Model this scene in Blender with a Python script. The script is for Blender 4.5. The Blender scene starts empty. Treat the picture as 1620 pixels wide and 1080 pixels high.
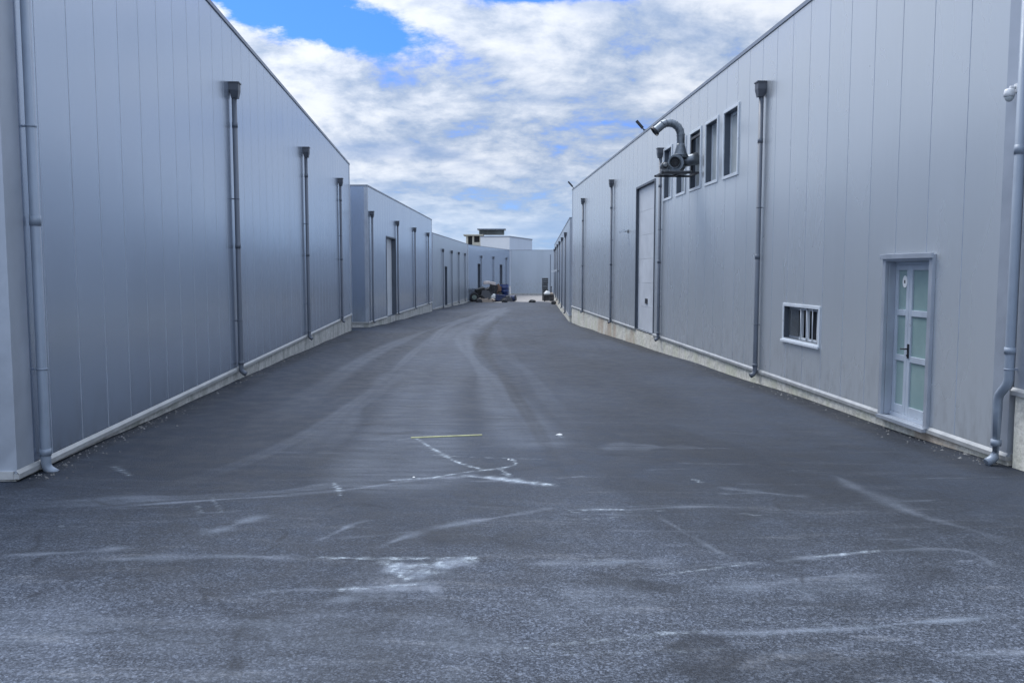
import bpy, bmesh, math, random
import numpy as np
from mathutils import Vector, Matrix, noise as mnoise
random.seed(7)
R = math.radians
scene = bpy.context.scene
COL = scene.collection

# ---------------------------------------------------------------- materials
def new_mat(name):
    m = bpy.data.materials.new(name); m.use_nodes = True
    nt = m.node_tree; nt.nodes.clear()
    out = nt.nodes.new('ShaderNodeOutputMaterial'); b = nt.nodes.new('ShaderNodeBsdfPrincipled')
    nt.links.new(b.outputs[0], out.inputs[0])
    return m, nt, b

class NG:
    """small helper to wire nodes"""
    def __init__(s, nt): s.nt = nt
    def n(s, t, **kw):
        x = s.nt.nodes.new(t)
        for k, v in kw.items(): setattr(x, k, v)
        return x
    def l(s, a, b): s.nt.links.new(a, b)
    def put(s, sock, v):
        if hasattr(v, 'links') or hasattr(v, 'is_linked'): s.l(v, sock)
        else: sock.default_value = v
    def math(s, op, a, b=None, c=None, clamp=False):
        x = s.n('ShaderNodeMath', operation=op, use_clamp=clamp)
        s.put(x.inputs[0], a)
        if b is not None: s.put(x.inputs[1], b)
        if c is not None: s.put(x.inputs[2], c)
        return x.outputs[0]
    def noise(s, vec, scale, detail=4, rough=.55, dist=0.0):
        x = s.n('ShaderNodeTexNoise'); s.l(vec, x.inputs['Vector'])
        x.inputs['Scale'].default_value = scale; x.inputs['Detail'].default_value = detail
        x.inputs['Roughness'].default_value = rough; x.inputs['Distortion'].default_value = dist
        return x.outputs[0]
    def ramp(s, f, lo, hi, a=0.0, b=1.0, smooth=True):
        x = s.n('ShaderNodeMapRange'); x.clamp = True
        if smooth: x.interpolation_type = 'SMOOTHSTEP'
        s.put(x.inputs[0], f); x.inputs[1].default_value = lo; x.inputs[2].default_value = hi
        x.inputs[3].default_value = a; x.inputs[4].default_value = b
        return x.outputs[0]
    def mix(s, f, a, b, blend='MIX'):
        x = s.n('ShaderNodeMix', data_type='RGBA', blend_type=blend)
        s.put(x.inputs[0], f); s.put(x.inputs[6], a); s.put(x.inputs[7], b)
        return x.outputs[2]
    def obj(s): return s.n('ShaderNodeTexCoord').outputs['Object']
    def mapping(s, v, scale=(1,1,1), loc=(0,0,0)):
        x = s.n('ShaderNodeMapping'); s.l(v, x.inputs[0]); x.inputs['Scale'].default_value = scale; x.inputs['Location'].default_value = loc
        return x.outputs[0]
    def bump(s, h, strength=.2, dist=.01):
        x = s.n('ShaderNodeBump'); s.l(h, x.inputs['Height']); x.inputs['Strength'].default_value = strength; x.inputs['Distance'].default_value = dist
        return x.outputs[0]

def c4(c): return (c[0], c[1], c[2], 1.0)

def mat_cladding(name, col, panel, rough=.36, metallic=.35):
    m, nt, b = new_mat(name); g = NG(nt); o = g.obj()
    sep = g.n('ShaderNodeSeparateXYZ'); g.l(o, sep.inputs[0])
    u = g.math('ADD', sep.outputs[0], sep.outputs[1])
    pid = g.math('FLOOR', g.math('DIVIDE', u, panel))
    wn = g.n('ShaderNodeTexWhiteNoise', noise_dimensions='1D'); g.l(pid, wn.inputs['W'])
    big = g.noise(g.mapping(o, (1, 1, .35)), .55, 4)
    streak = g.noise(g.mapping(o, (9, 9, .25)), 1.2, 5, .6)
    v = g.math('ADD', g.ramp(wn.outputs[0], 0, 1,   .98, 1.02, False), g.math('ADD', g.ramp(big, .3, .7, -.02, .02), g.ramp(streak, .35, .75, .006, -.008)))
    base = g.mix(1.0, c4(col), v, 'MULTIPLY')
    # rain splash dirt low on the sheets
    low = g.math('MULTIPLY', g.ramp(sep.outputs[2], -.4, .9, 1, 0), g.ramp(g.noise(g.mapping(o, (3, 3, 1)), 2.0, 6, .65), .42, .75))
    base = g.mix(g.math('MULTIPLY', low, .35), base, (.20, .19, .18, 1))
    g.l(base, b.inputs['Base Color'])
    b.inputs['Metallic'].default_value = metallic
    g.l(g.ramp(g.math('ADD', big, g.math('MULTIPLY', wn.outputs[0], .2)), .3, .9, rough-.02, rough+.03), b.inputs['Roughness'])
    # oil canning of the sheets + fine micro ribs
    wave = g.n('ShaderNodeTexWave', wave_type='BANDS', bands_direction='X'); g.l(g.mapping(o, (1, 1, 0)), wave.inputs[0]); wave.inputs['Scale'].default_value = 3.2
    h = g.math('ADD', g.math('MULTIPLY', g.noise(g.mapping(o, (1.3, 1.3, .22)), 1.0, 1), 1.0), g.math('MULTIPLY', wave.outputs['Fac'], .05))
    g.l(g.bump(h, .014, .02), b.inputs['Normal'])
    b.inputs['Specular IOR Level'].default_value = .7
    return m

def mat_simple(name, col, rough=.5, metallic=0.0, var=.15, scale=6.0, bump=0.0, spec=.5):
    m, nt, b = new_mat(name); g = NG(nt); o = g.obj()
    n1 = g.noise(o, scale, 6, .6)
    n2 = g.noise(o, scale*.22, 3, .5)
    v = g.math('ADD', g.ramp(n1, .3, .7, 1-var, 1+var), g.ramp(n2, .3, .7, -var*.6, var*.6))
    g.l(g.mix(1.0, c4(col), v, 'MULTIPLY'), b.inputs['Base Color'])
    b.inputs['Metallic'].default_value = metallic; b.inputs['Specular IOR Level'].default_value = spec
    g.l(g.ramp(n1, .3, .7, max(.05, rough-.08), min(1, rough+.08)), b.inputs['Roughness'])
    if bump: g.l(g.bump(n1, bump, .02), b.inputs['Normal'])
    return m

def mat_concrete(name, col, moss, moss_amt, rust_amt=0.0):
    m, nt, b = new_mat(name); g = NG(nt); o = g.obj()
    n1 = g.noise(o, 9, 8, .65); n2 = g.noise(g.mapping(o, (1, 1, .35)), 1.7, 5, .6); n3 = g.noise(o, 45, 4, .6)
    v = g.math('ADD', g.ramp(n1, .3, .72, .72, 1.14), g.ramp(n3, .3, .7, -.09, .09))
    base = g.mix(1.0, c4(col), v, 'MULTIPLY')
    base = g.mix(g.math('MULTIPLY', g.ramp(n2, .46, .68), moss_amt), base, c4(moss))
    if rust_amt:
        n4 = g.noise(g.mapping(o, (1, 1, .5), (7, 3, 1)), .5, 5, .6)
        base = g.mix(g.math('MULTIPLY', g.ramp(n4, .54, .66), rust_amt), base, (.40, .24, .13, 1))
    # dark wet tide mark and drips
    dr = g.noise(g.mapping(o, (5, 5, .3)), 1.6, 5, .6)
    base = g.mix(g.math('MULTIPLY', g.ramp(dr, .55, .8), .4), base, (.09, .085, .075, 1))
    g.l(base, b.inputs['Base Color']); b.inputs['Roughness'].default_value = .85
    g.l(g.bump(g.math('ADD', n1, g.math('MULTIPLY', n3, .4)), .5, .02), b.inputs['Normal'])
    return m

CLAD = (.40, .425, .465)
M = {}
def build_mats():
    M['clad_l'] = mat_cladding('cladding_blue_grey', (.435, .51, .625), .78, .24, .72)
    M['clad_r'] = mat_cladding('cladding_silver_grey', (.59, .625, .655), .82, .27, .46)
    M['clad_far'] = mat_cladding('cladding_far', (.44, .495, .56), 1.0, .32, .55)
    M['joint'] = mat_simple('joint_gasket', (.42, .47, .54), .6, 0, .1, 3)
    M['trim'] = mat_simple('flashing_grey', (.42, .46, .52), .38, .4, .06, 3)
    M['cap'] = mat_simple('parapet_cap_grey', (.26, .29, .34), .42, .4, .08, 3)
    M['sill'] = mat_simple('pale_drip_flashing', (.45, .46, .46), .42, .3, .12, 5)
    M['plinth_l'] = mat_concrete('concrete_plinth_grey', (.56, .56, .54), (.20, .22, .19), .6)
    M['plinth_r'] = mat_concrete('concrete_plinth_cream', (.80, .77, .68), (.60, .62, .42), .45, .5)
    M['pipe'] = mat_simple('pipe_grey', (.14, .16, .195), .5, .15, .08, 4)
    M['pipe_light'] = mat_simple('pipe_pale_grey', (.27, .32, .39), .48, .15, .06, 4)
    M['hopper'] = mat_simple('hopper_grey', (.10, .11, .13), .45, .3, .15, 6)
    M['frame_white'] = mat_simple('frame_white_metal', (.72, .77, .82), .35, .1, .05, 4)
    M['door_frame'] = mat_simple('door_frame_metal', (.50, .56, .635), .35, .2, .06, 4)
    M['grit'] = mat_simple('grit', (.17, .17, .17), .9, 0, .5, 30)
    M['frame_grey'] = mat_simple('frame_grey_metal', (.34, .38, .44), .4, .2, .06, 4)
    M['reveal'] = mat_simple('reveal_grey', (.10, .12, .15), .5, .2, .08, 4)
    M['dark'] = mat_simple('dark_interior', (.018, .02, .025), .6, 0, .3, 4)
    M['black_metal'] = mat_simple('black_metal', (.03, .032, .038), .45, .3, .2, 8)
    M['galv'] = mat_simple('galvanised_steel', (.20, .225, .25), .42, .75, .2, 9, .05)
    M['galv_dark'] = mat_simple('weathered_steel', (.16, .17, .18), .45, .6, .25, 9)
    M['leaf_grey'] = mat_simple('door_leaf_grey', (.66, .69, .73), .45, .1, .05, 2)
    M['leaf_dark'] = mat_simple('door_leaf_blue_grey', (.26, .30, .38), .45, .1, .06, 2)
    M['white_plastic'] = mat_simple('white_plastic', (.78, .80, .82), .3, 0, .04, 5)
    M['sticker'] = mat_simple('sticker_white', (.85, .86, .86), .4, 0, .03, 5)
    M['roof'] = mat_simple('roof_sheet', (.32, .34, .36), .5, .3, .1, 1)
    M['concrete_beige'] = mat_simple('concrete_beige', (.46, .44, .37), .85, 0, .15, .5)
    M['band'] = mat_simple('dark_band', (.10, .12, .12), .6, 0, .3, .6)
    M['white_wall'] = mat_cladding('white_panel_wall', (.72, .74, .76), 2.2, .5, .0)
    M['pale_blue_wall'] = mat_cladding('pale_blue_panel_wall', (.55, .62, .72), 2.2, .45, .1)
    M['rubber'] = mat_simple('tyre_rubber', (.02, .02, .022), .75, 0, .25, 12)
    M['hub'] = mat_simple('wheel_hub', (.16, .20, .18), .5, .4, .2, 6)
    M['tarp_black'] = mat_simple('black_sheeting', (.018, .02, .022), .5, 0, .4, 3, .4)
    M['tarp_pale'] = mat_simple('pale_sheet', (.62, .55, .52), .75, 0, .12, 4, .2)
    M['blue'] = mat_simple('blue_plastic', (.022, .045, .15), .4, 0, .2, 4)
    M['navy'] = mat_simple('navy_plastic', (.03, .045, .11), .5, 0, .3, 4)
    M['wood'] = mat_simple('weathered_wood', (.36, .28, .21), .8, 0, .25, 7)
    M['brown'] = mat_simple('brown_board', (.15, .09, .065), .8, 0, .25, 5)
    M['card'] = mat_simple('cardboard', (.36, .30, .25), .85, 0, .15, 5)
    M['sack'] = mat_simple('white_sack', (.72, .73, .72), .7, 0, .1, 6, .3)
    M['stone'] = mat_simple('dark_stone', (.05, .05, .055), .85, 0, .35, 5, .5)
    M['scrap'] = mat_simple('scrap_dark', (.05, .05, .055), .55, .4, .5, 5)
    M['yellow'] = mat_simple('pale_yellow_line', (.40, .41, .22), .7, 0, .2, 10)
    m, nt, b = new_mat('frosted_green_glass'); g = NG(nt); o = g.obj()
    n = g.noise(o, 1.6, 3)
    g.l(g.mix(g.ramp(n, .3, .7), (.22, .325, .325, 1), (.29, .40, .395, 1)), b.inputs['Base Color'])
    b.inputs['Roughness'].default_value = .13; b.inputs['Specular IOR Level'].default_value = .6
    M['frosted'] = m
    m, nt, b = new_mat('dark_window_glass'); g = NG(nt); o = g.obj()
    n = g.noise(o, 1.3, 3)
    g.l(g.mix(g.ramp(n, .3, .7), (.46, .51, .52, 1), (.60, .64, .65, 1)), b.inputs['Base Color'])
    b.inputs['Roughness'].default_value = .06; b.inputs['Specular IOR Level'].default_value = .7
    M['glass'] = m
    M['glass_dark'] = mat_simple('dark_pane', (.06, .07, .08), .08, 0, .1, 2, 0, .7)

# ---------------------------------------------------------------- mesh helpers
class MB:
    def __init__(s): s.v = []; s.f = []; s.smooth = []; s.second = []
    def quad(s, a, b, c, d):
        i = len(s.v); s.v += [tuple(a), tuple(b), tuple(c), tuple(d)]; s.f.append((i, i+1, i+2, i+3)); s.smooth.append(False)
    def box(s, x0, x1, y0, y1, z0, z1):
        i = len(s.v)
        for z in (z0, z1):
            s.v += [(x0, y0, z), (x1, y0, z), (x1, y1, z), (x0, y1, z)]
        for f in ((3, 2, 1, 0), (4, 5, 6, 7), (0, 1, 5, 4), (1, 2, 6, 5), (2, 3, 7, 6), (3, 0, 4, 7)):
            s.f.append(tuple(i+k for k in f)); s.smooth.append(False)
        return s
    def boxm(s, mat, sx, sy, sz):
        i = len(s.v)
        for z in (-sz/2, sz/2):
            for x, y in ((-sx/2, -sy/2), (sx/2, -sy/2), (sx/2, sy/2), (-sx/2, sy/2)):
                s.v.append(tuple(mat @ Vector((x, y, z))))
        for f in ((3, 2, 1, 0), (4, 5, 6, 7), (0, 1, 5, 4), (1, 2, 6, 5), (2, 3, 7, 6), (3, 0, 4, 7)):
            s.f.append(tuple(i+k for k in f)); s.smooth.append(False)
        return s
    def tube(s, pts, rad, seg=16, cap=True):
        pts = [Vector(p) for p in pts]; n = len(pts)
        rads = rad if isinstance(rad, (list, tuple)) else [rad]*n
        t0 = (pts[1]-pts[0]).normalized()
        ref = Vector((1, 0, 0)) if abs(t0.x) < .9 else Vector((0, 1, 0))
        nx = (ref - t0*ref.dot(t0)).normalized(); base = len(s.v)
        for k in range(n):
            if k == 0: t = t0
            elif k == n-1: t = (pts[k]-pts[k-1]).normalized()
            else: t = ((pts[k+1]-pts[k]).normalized() + (pts[k]-pts[k-1]).normalized()).normalized()
            nx = (nx - t*nx.dot(t)).normalized(); ny = t.cross(nx)
            for j in range(seg):
                a = 2*math.pi*j/seg
                s.v.append(tuple(pts[k] + (nx*math.cos(a) + ny*math.sin(a))*rads[k]))
        for k in range(n-1):
            for j in range(seg):
                j2 = (j+1) % seg
                s.f.append((base+k*seg+j, base+k*seg+j2, base+(k+1)*seg+j2, base+(k+1)*seg+j)); s.smooth.append(True)
        if cap:
            s.f.append(tuple(base+j for j in reversed(range(seg)))); s.smooth.append(False)
            s.f.append(tuple(base+(n-1)*seg+j for j in range(seg))); s.smooth.append(False)
        return s
    def frustum(s, cx, cy, z0, z1, a0, b0, a1, b1):
        i = len(s.v)
        for z, a, b in ((z0, a0, b0), (z1, a1, b1)):
            s.v += [(cx-a, cy-b, z), (cx+a, cy-b, z), (cx+a, cy+b, z), (cx-a, cy+b, z)]
        for f in ((3, 2, 1, 0), (4, 5, 6, 7), (0, 1, 5, 4), (1, 2, 6, 5), (2, 3, 7, 6), (3, 0, 4, 7)):
            s.f.append(tuple(i+k for k in f)); s.smooth.append(False)
        return s
    def build(s, name, mat, parent=None, bevel=0.0):
        me = bpy.data.meshes.new(name); me.from_pydata(s.v, [], s.f); me.update()
        me.polygons.foreach_set('use_smooth', s.smooth)
        me.materials.append(mat)
        if s.second:
            me.materials.append(M['joint'])
            for i in s.second: me.polygons[i].material_index = 1
        o = bpy.data.objects.new(name, me); COL.objects.link(o)
        if parent: o.parent = parent
        if bevel:
            bv = o.modifiers.new('edge', 'BEVEL'); bv.width = bevel; bv.segments = 2; bv.limit_method = 'ANGLE'; bv.angle_limit = R(40)
        return o

def tag(o, label=None, cat=None, group=None, kind=None):
    if label: o['label'] = label
    if cat: o['category'] = cat
    if group: o['group'] = group
    if kind: o['kind'] = kind
    return o

def empty(name, loc=(0, 0, 0), rz=0.0):
    o = bpy.data.objects.new(name, None); COL.objects.link(o); o.location = loc; o.rotation_euler = (0, 0, rz)
    o.empty_display_size = .3
    return o

def arc(c, a0, a1, r, ux, uz, n=8):
    c = Vector(c); ux = Vector(ux); uz = Vector(uz)
    return [c + (ux*math.cos(a0+(a1-a0)*k/n) + uz*math.sin(a0+(a1-a0)*k/n))*r for k in range(n+1)]

# ---------------------------------------------------------------- ground height
PY = [-60, -30, 0, 9, 18, 38, 50, 70, 102, 115, 130, 200]
PZ = [0.0, 0.0, -.22, -.40, -.57, -1.05, -1.3, -1.6, -2.02, -2.02, -1.82, -1.8]
def ground_z(x, y):
    """gentle dip of the lane, slightly lower to the right"""
    y = np.asarray(y, float); x = np.asarray(x, float)
    s = 0
    for d in (-3, -1.5, 0, 1.5, 3): s = s + np.interp(y + d*np.clip(np.abs(y)/20, .2, 1), PY, PZ)
    return s/5 - .014*np.clip(x, -6, 6)*np.clip(1-(y-60)/30, 0, 1)
def gz(x, y): return float(ground_z(x, y))

MARKS = {'light': [(0.45, 0.3, [(-3.26, 10.47), (-3.63, 16.78), (-4.03, 27.12), (-3.64, 44.59), (-1.2, 80.68)]), (0.35, 0.34, [(-1.78, 10.81), (-2.28, 15.4), (-2.81, 29.03), (-3.15, 47.21), (-0.63, 85.36)]), (0.8, 0.4, [(0.24, 10.52), (-0.55, 18.42), (-1.6, 28.62), (-2.0, 41.52), (-0.6, 80.77)]), (0.5, 0.25, [(-2.27, 8.86), (-2.43, 12.99), (-2.59, 20.45)]), (0.09, 0.7, [(-3.7, 7.1), (-2.71, 7.48), (-1.67, 7.9), (-0.78, 8.58), (0.0, 9.07)]), (0.25, 0.35, [(-4.39, 7.17), (-3.43, 7.44), (-2.14, 7.87), (-1.23, 8.62)]), (0.1, 0.55, [(-1.01, 6.05), (-0.65, 6.62), (-0.05, 7.09), (0.39, 7.43)]), (0.08, 0.6, [(-3.6, 5.85), (-3.15, 5.93), (-2.72, 6.04)]), (0.14, 0.55, [(-2.45, 6.33), (-2.23, 6.55), (-2.08, 6.98)]), (0.1, 0.5, [(-2.91, 5.71), (-2.12, 5.83), (-1.37, 5.83)]), (0.08, 0.6, [(-1.68, 5.12), (-1.08, 5.23), (-0.65, 5.33), (-0.37, 5.38)]), (0.1, 0.5, [(-1.15, 5.01), (-0.85, 5.1), (-0.67, 5.14)]), (0.05, 0.6, [(0.5, 7.37), (1.06, 7.38), (1.59, 7.51), (2.09, 7.47)]), (0.04, 0.7, [(1.23, 7.22), (1.43, 6.51), (1.61, 5.98)]), (0.06, 0.9, [(1.83, 5.94), (2.21, 6.08), (2.71, 6.2)]), (0.06, 0.6, [(2.71, 6.2), (3.03, 6.25), (3.38, 6.23), (3.42, 5.84)]), (0.06, 0.85, [(0.78, 4.63), (1.32, 4.67), (1.96, 4.75), (2.58, 4.89), (3.02, 5.0)]), (0.09, 0.6, [(2.35, 4.37), (2.58, 4.43), (2.85, 4.48)]), (0.12, 0.5, [(1.1, 5.37), (1.62, 5.45), (2.1, 5.63), (2.65, 5.71)]), (0.5, 0.5, [(0.11, 4.81), (0.55, 5.13), (0.96, 5.04)]), (0.35, 0.45, [(1.77, 5.4), (2.17, 5.47), (2.49, 5.55)]), (0.3, 0.4, [(-1.06, 5.59), (-0.67, 5.48), (-0.38, 5.62)]), (0.12, 0.5, [(0.09, 5.77), (0.4, 5.85), (1.21, 5.92)]), (0.15, 0.35, [(3.35, 8.91), (3.5, 7.6), (3.87, 6.46)]), (0.12, 0.4, [(1.99, 8.25), (2.27, 8.13), (2.87, 7.91)]), (0.05, 0.6, [(-1.46, 6.22), (-1.27, 6.74), (-1.1, 6.9)]), (0.7, 0.5, [(-2.92, 4.44), (-2.12, 4.55), (-1.14, 4.5), (-0.04, 4.62)]), (0.6, 0.35, [(-2.69, 4.07), (-1.61, 4.1), (-0.35, 4.14)]), (0.3, 0.3, [(1.09, 10.37), (1.84, 10.22), (2.28, 10.46)])], 'dark': [(0.3, 0.6, [(0.53, 7.44), (0.48, 9.2), (0.31, 11.9), (-0.13, 17.57), (-0.61, 23.34), (-1.12, 31.3), (-1.01, 54.3)]), (0.05, 0.9, [(-3.64, 6.48), (-3.58, 6.31), (-3.48, 6.12), (-3.44, 5.94)]), (0.05, 0.7, [(-3.27, 5.86), (-3.27, 5.73), (-3.22, 5.57)]), (0.05, 0.45, [(-2.97, 4.9), (-2.91, 5.16), (-2.81, 5.43)]), (0.07, 0.5, [(-1.49, 4.71), (-1.48, 4.49), (-1.42, 4.22), (-1.33, 4.01)]), (0.08, 0.35, [(-3.65, 5.93), (-3.21, 5.97), (-2.72, 5.98)]), (0.35, 0.7, [(0.89, 4.65), (1.0, 4.33), (1.07, 3.98)]), (0.2, 0.5, [(0.47, 5.66), (0.87, 5.42), (1.2, 5.44)]), (0.15, 0.35, [(1.44, 5.11), (2.04, 5.15), (2.71, 5.16)]), (1.0, 0.35, [(1.25, 9.78), (1.68, 6.53), (2.57, 6.93)]), (0.5, 0.4, [(-0.92, 6.4), (-0.44, 6.43), (0.44, 6.47)]), (0.25, 0.4, [(-3.17, 5.57), (-2.56, 5.53), (-1.96, 5.62)]), (0.4, 0.4, [(1.09, 4.18), (1.55, 4.13), (2.23, 4.22)]), (0.8, 0.4, [(1.48, 14.1), (2.32, 10.68), (2.84, 8.58), (3.64, 6.98)]), (0.5, 0.5, [(-4.31, 9.39), (-4.83, 13.46), (-5.89, 24.0), (-5.82, 37.34)])], 'white': [(0.035, 1.0, [(-1.42, 10.65), (-1.21, 10.72), (-0.98, 10.17), (-0.59, 9.33), (-0.32, 8.98)]), (0.03, 0.9, [(-0.78, 8.58), (-0.47, 8.85), (-0.14, 9.03), (0.04, 9.24), (0.0, 9.48)]), (0.05, 0.9, [(-0.14, 9.03), (-0.03, 8.69)]), (0.11, 0.75, [(-0.49, 8.66), (-0.06, 8.54), (0.38, 8.31)]), (0.05, 0.9, [(-0.06, 8.48), (0.44, 8.29)]), (0.04, 0.6, [(-1.2, 8.41), (-0.71, 8.59)]), (0.035, 0.9, [(-1.35, 5.84), (-0.93, 5.85), (-0.49, 5.89), (-0.25, 5.9)]), (0.13, 0.55, [(-0.87, 5.76), (-0.65, 5.7), (-0.31, 5.84)]), (0.1, 0.4, [(-0.81, 5.6), (-0.47, 5.58)]), (0.02, 0.9, [(-0.88, 5.76), (-0.76, 5.57), (-0.67, 5.41)]), (0.03, 0.6, [(-1.07, 5.22), (-0.84, 5.28), (-0.63, 5.34)]), (0.02, 0.8, [(-1.76, 8.24), (-1.65, 7.98), (-1.58, 7.73)]), (0.03, 0.7, [(0.61, 7.35), (0.98, 7.39)]), (0.03, 0.7, [(0.5, 7.32), (0.56, 7.26)]), (0.03, 0.8, [(2.22, 6.09), (2.47, 6.15), (2.73, 6.22)]), (0.03, 0.5, [(1.98, 7.28), (2.13, 7.24)]), (0.025, 0.4, [(0.59, 5.93), (0.56, 5.79)]), (0.03, 0.5, [(0.58, 11.09), (0.65, 10.86)]), (0.02, 0.4, [(-2.74, 7.26), (-2.61, 7.02)]), (0.02, 0.4, [(-2.72, 7.6), (-2.46, 7.06)]), (0.03, 0.4, [(0.78, 4.63), (0.94, 4.65)]), (0.03, 0.4, [(-4.18, 8.83), (-3.82, 8.39)]), (0.03, 0.5, [(1.85, 8.6), (1.91, 8.46)])]}
SUN_E = 2.1
EXPOSURE = 0.45
CL_LT = (.46, .485, .53); CL_SH = (.18, .24, .35); CL_VEIL = (.14, .21, .355); CL_HZ = (.25, .36, .525)
SKY_TINT = (.19, .40, .95, 1)
GLOW = 1.1
build_mats()

# ---------------------------------------------------------------- the ground
def seg_dist(X, Y, pl):
    """distance of every vertex to a polyline and the parameter along it"""
    best = np.full(X.shape, 1e9); par = np.zeros(X.shape); L = 0.0
    lens = [math.hypot(b[0]-a[0], b[1]-a[1]) for a, b in zip(pl, pl[1:])]; tot = sum(lens)
    for (a, b), ln in zip(zip(pl, pl[1:]), lens):
        dx, dy = b[0]-a[0], b[1]-a[1]
        t = np.clip(((X-a[0])*dx + (Y-a[1])*dy)/(ln*ln+1e-9), 0, 1)
        d = np.hypot(X-a[0]-t*dx, Y-a[1]-t*dy)
        m = d < best
        best[m] = d[m]; par[m] = (L + t[m]*ln)/tot
        L += ln
    return best, par

def smooth_line(pl, n=5):
    """Catmull-Rom through the points"""
    if len(pl) < 3: return pl
    P = [pl[0]] + list(pl) + [pl[-1]]; out = []
    for i in range(1, len(P)-2):
        p0, p1, p2, p3 = P[i-1], P[i], P[i+1], P[i+2]
        for k in range(n):
            t = k/n
            out.append(tuple(.5*((2*p1[j]) + (-p0[j]+p2[j])*t + (2*p0[j]-5*p1[j]+4*p2[j]-p3[j])*t*t + (-p0[j]+3*p1[j]-3*p2[j]+p3[j])*t**3) for j in (0, 1)))
    out.append(pl[-1]); return out

def axis(parts):
    out = []
    for a, b, st in parts: out += list(np.arange(a, b-1e-6, st))
    out.append(parts[-1][1]); return np.array(out)

def build_ground():
    xs = axis([(-900, -60, 60), (-60, -12, 4), (-12, -6, .3), (-6, -4, .06), (-4, 4, .02), (4, 6, .06), (6, 12, .3), (12, 60, 4), (60, 900, 60)])
    ys = axis([(-300, -20, 20), (-20, 2, 1), (2, 3.6, .1), (3.6, 11.3, .025), (11.3, 20, .1), (20, 60, .35), (60, 140, .8), (140, 300, 8), (300, 1800, 150)])
    X, Y = np.meshgrid(xs, ys); ny, nx = X.shape
    Z = ground_z(X, Y)
    wob = np.zeros_like(X)
    for k, (fx, fy, ph, am) in enumerate(((1.1, .7, .3, .012), (.43, .9, 1.9, .014), (2.3, 1.7, 4., .004))):
        wob += am*np.sin(fx*X+ph)*np.sin(fy*Y+ph*1.7)
    Z = Z + wob*np.clip((Y-2)/4, 0, 1)*np.clip(1-(Y-100)/30, 0, 1)
    light = np.zeros_like(X); dark = np.zeros_like(X); white = np.zeros_like(X); grav = np.zeros_like(X)
    rng = np.random.default_rng(3)
    def paint(dst, w, amt, pl, taper):
        pl = smooth_line(pl); px = [p[0] for p in pl]; py = [p[1] for p in pl]
        mx = w*3+.1
        i0 = np.searchsorted(ys, min(py)-mx); i1 = np.searchsorted(ys, max(py)+mx)
        j0 = np.searchsorted(xs, min(px)-mx); j1 = np.searchsorted(xs, max(px)+mx)
        if i1 <= i0 or j1 <= j0: return
        sx, sy = X[i0:i1, j0:j1], Y[i0:i1, j0:j1]
        jit = .35*w*(np.sin(sx*7.3/ (w*8+.3)+sy*3)+np.sin(sx*3.1+sy*9.7/(w*8+.3)))
        if w >= .18 and max(py) > 14: jit = jit*.1
        if dst is white: jit = .02*(np.sin(sx*41+sy*23)+np.sin(sx*27-sy*51))
        d, t = seg_dist(sx+jit*.4, sy+jit*.4, pl)
        ph = rng.uniform(0, 6.28, 3)
        ww = w*(.75+.3*np.sin(t*9+ph[0])+.2*np.sin(t*23+ph[1]))
        if dst is white: k = np.clip(1.2-d/(ww*.8+.008), 0, 1)*(.62+.38*np.sin(t*37+ph[0]))
        elif w >= .18: k = np.exp(-(d/(ww*.66))**4)*(.7+.3*np.sin(d/w*5))
        else: k = np.exp(-(d/(ww*.62))**2)
        k = k*(.8+.2*np.sin(t*14+ph[2]))
        if taper: k = k*np.clip(t/.15, 0, 1)*np.clip((1-t)/.15, 0, 1)
        dst[i0:i1, j0:j1] = np.maximum(dst[i0:i1, j0:j1], k*amt)
    for w, a, pl in MARKS['light']: paint(light, w, a*(.5 if pl[0][1] < 7 and w > .2 else 1), pl, w < .6)
    for w, a, pl in MARKS['dark']: paint(dark, w, min(1, a*1.6), pl, w > .04)
    for w, a, pl in MARKS['white']: paint(white, w*.8, a, pl, False)
    for w, a, pl in MARKS['white']:
        if w >= .1: paint(light, w*1.5, .95, [(p[0], p[1]-.02) for p in pl], True)
    paint(light, .14, .8, [(-1.3, 8.35), (-.75, 8.52), (-.3, 8.72)], True)
    paint(light, .16, .8, [(-1.1, 5.15), (-.75, 5.22), (-.4, 5.3)], True)
    # long dusty wheel bands sweeping up the lane
    paint(light, 1.6, .30, [(-1.2, 8.5), (-1.5, 14), (-1.9, 22), (-2.3, 32), (-2.2, 45), (-1, 75)], False)
    paint(light, .26, .34, [(-3.4, 7.4), (-2.7, 10.5), (-2.6, 16), (-3.0, 28), (-3.2, 44)], True)
    paint(light, .4, .12, [(.9, 9.0), (.75, 13), (.3, 20), (-.5, 30), (-.9, 48)], True)
    for k in range(50):
        y = 3.9 + rng.random()**1.3*7; x = rng.uniform(-.55, .55)*y; a = rng.normal(.12, .16); ln = rng.uniform(.15, 1.3)
        q = [(x+t*ln*math.cos(a)+.008*rng.normal(), y+t*ln*math.sin(a)*.8+.008*rng.normal()) for t in (0, .3, .65, 1)]
        if rng.random() < .3: paint(white, rng.uniform(.006, .012), rng.uniform(.15, .45), q, False)
        else: paint(light, rng.uniform(.02, .05), rng.uniform(.2, .5), q, True)
    for k in range(26):
        y = 3.9 + rng.random()**1.2*8; x = rng.uniform(-.55, .55)*y; a = rng.normal(0, .5); ln = rng.uniform(.4, 1.8)
        q = [(x+t*ln*math.cos(a)+.05*rng.normal(), y+t*ln*math.sin(a)*.7+.05*rng.normal()) for t in (0, .3, .65, 1)]
        paint(dark, rng.uniform(.04, .2), rng.uniform(.3, .6), q, True)
    for k in range(9):
        x, y = rng.uniform(-3.2, 3.2), rng.uniform(4.2, 7.5); a = rng.uniform(0, 3.1); q = [(x, y)]
        for j in range(7):
            a += rng.normal(0, .45); x += .13*math.cos(a); y += .13*math.sin(a); q.append((x, y))
        paint(dark, .03, .85, q, True)
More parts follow.
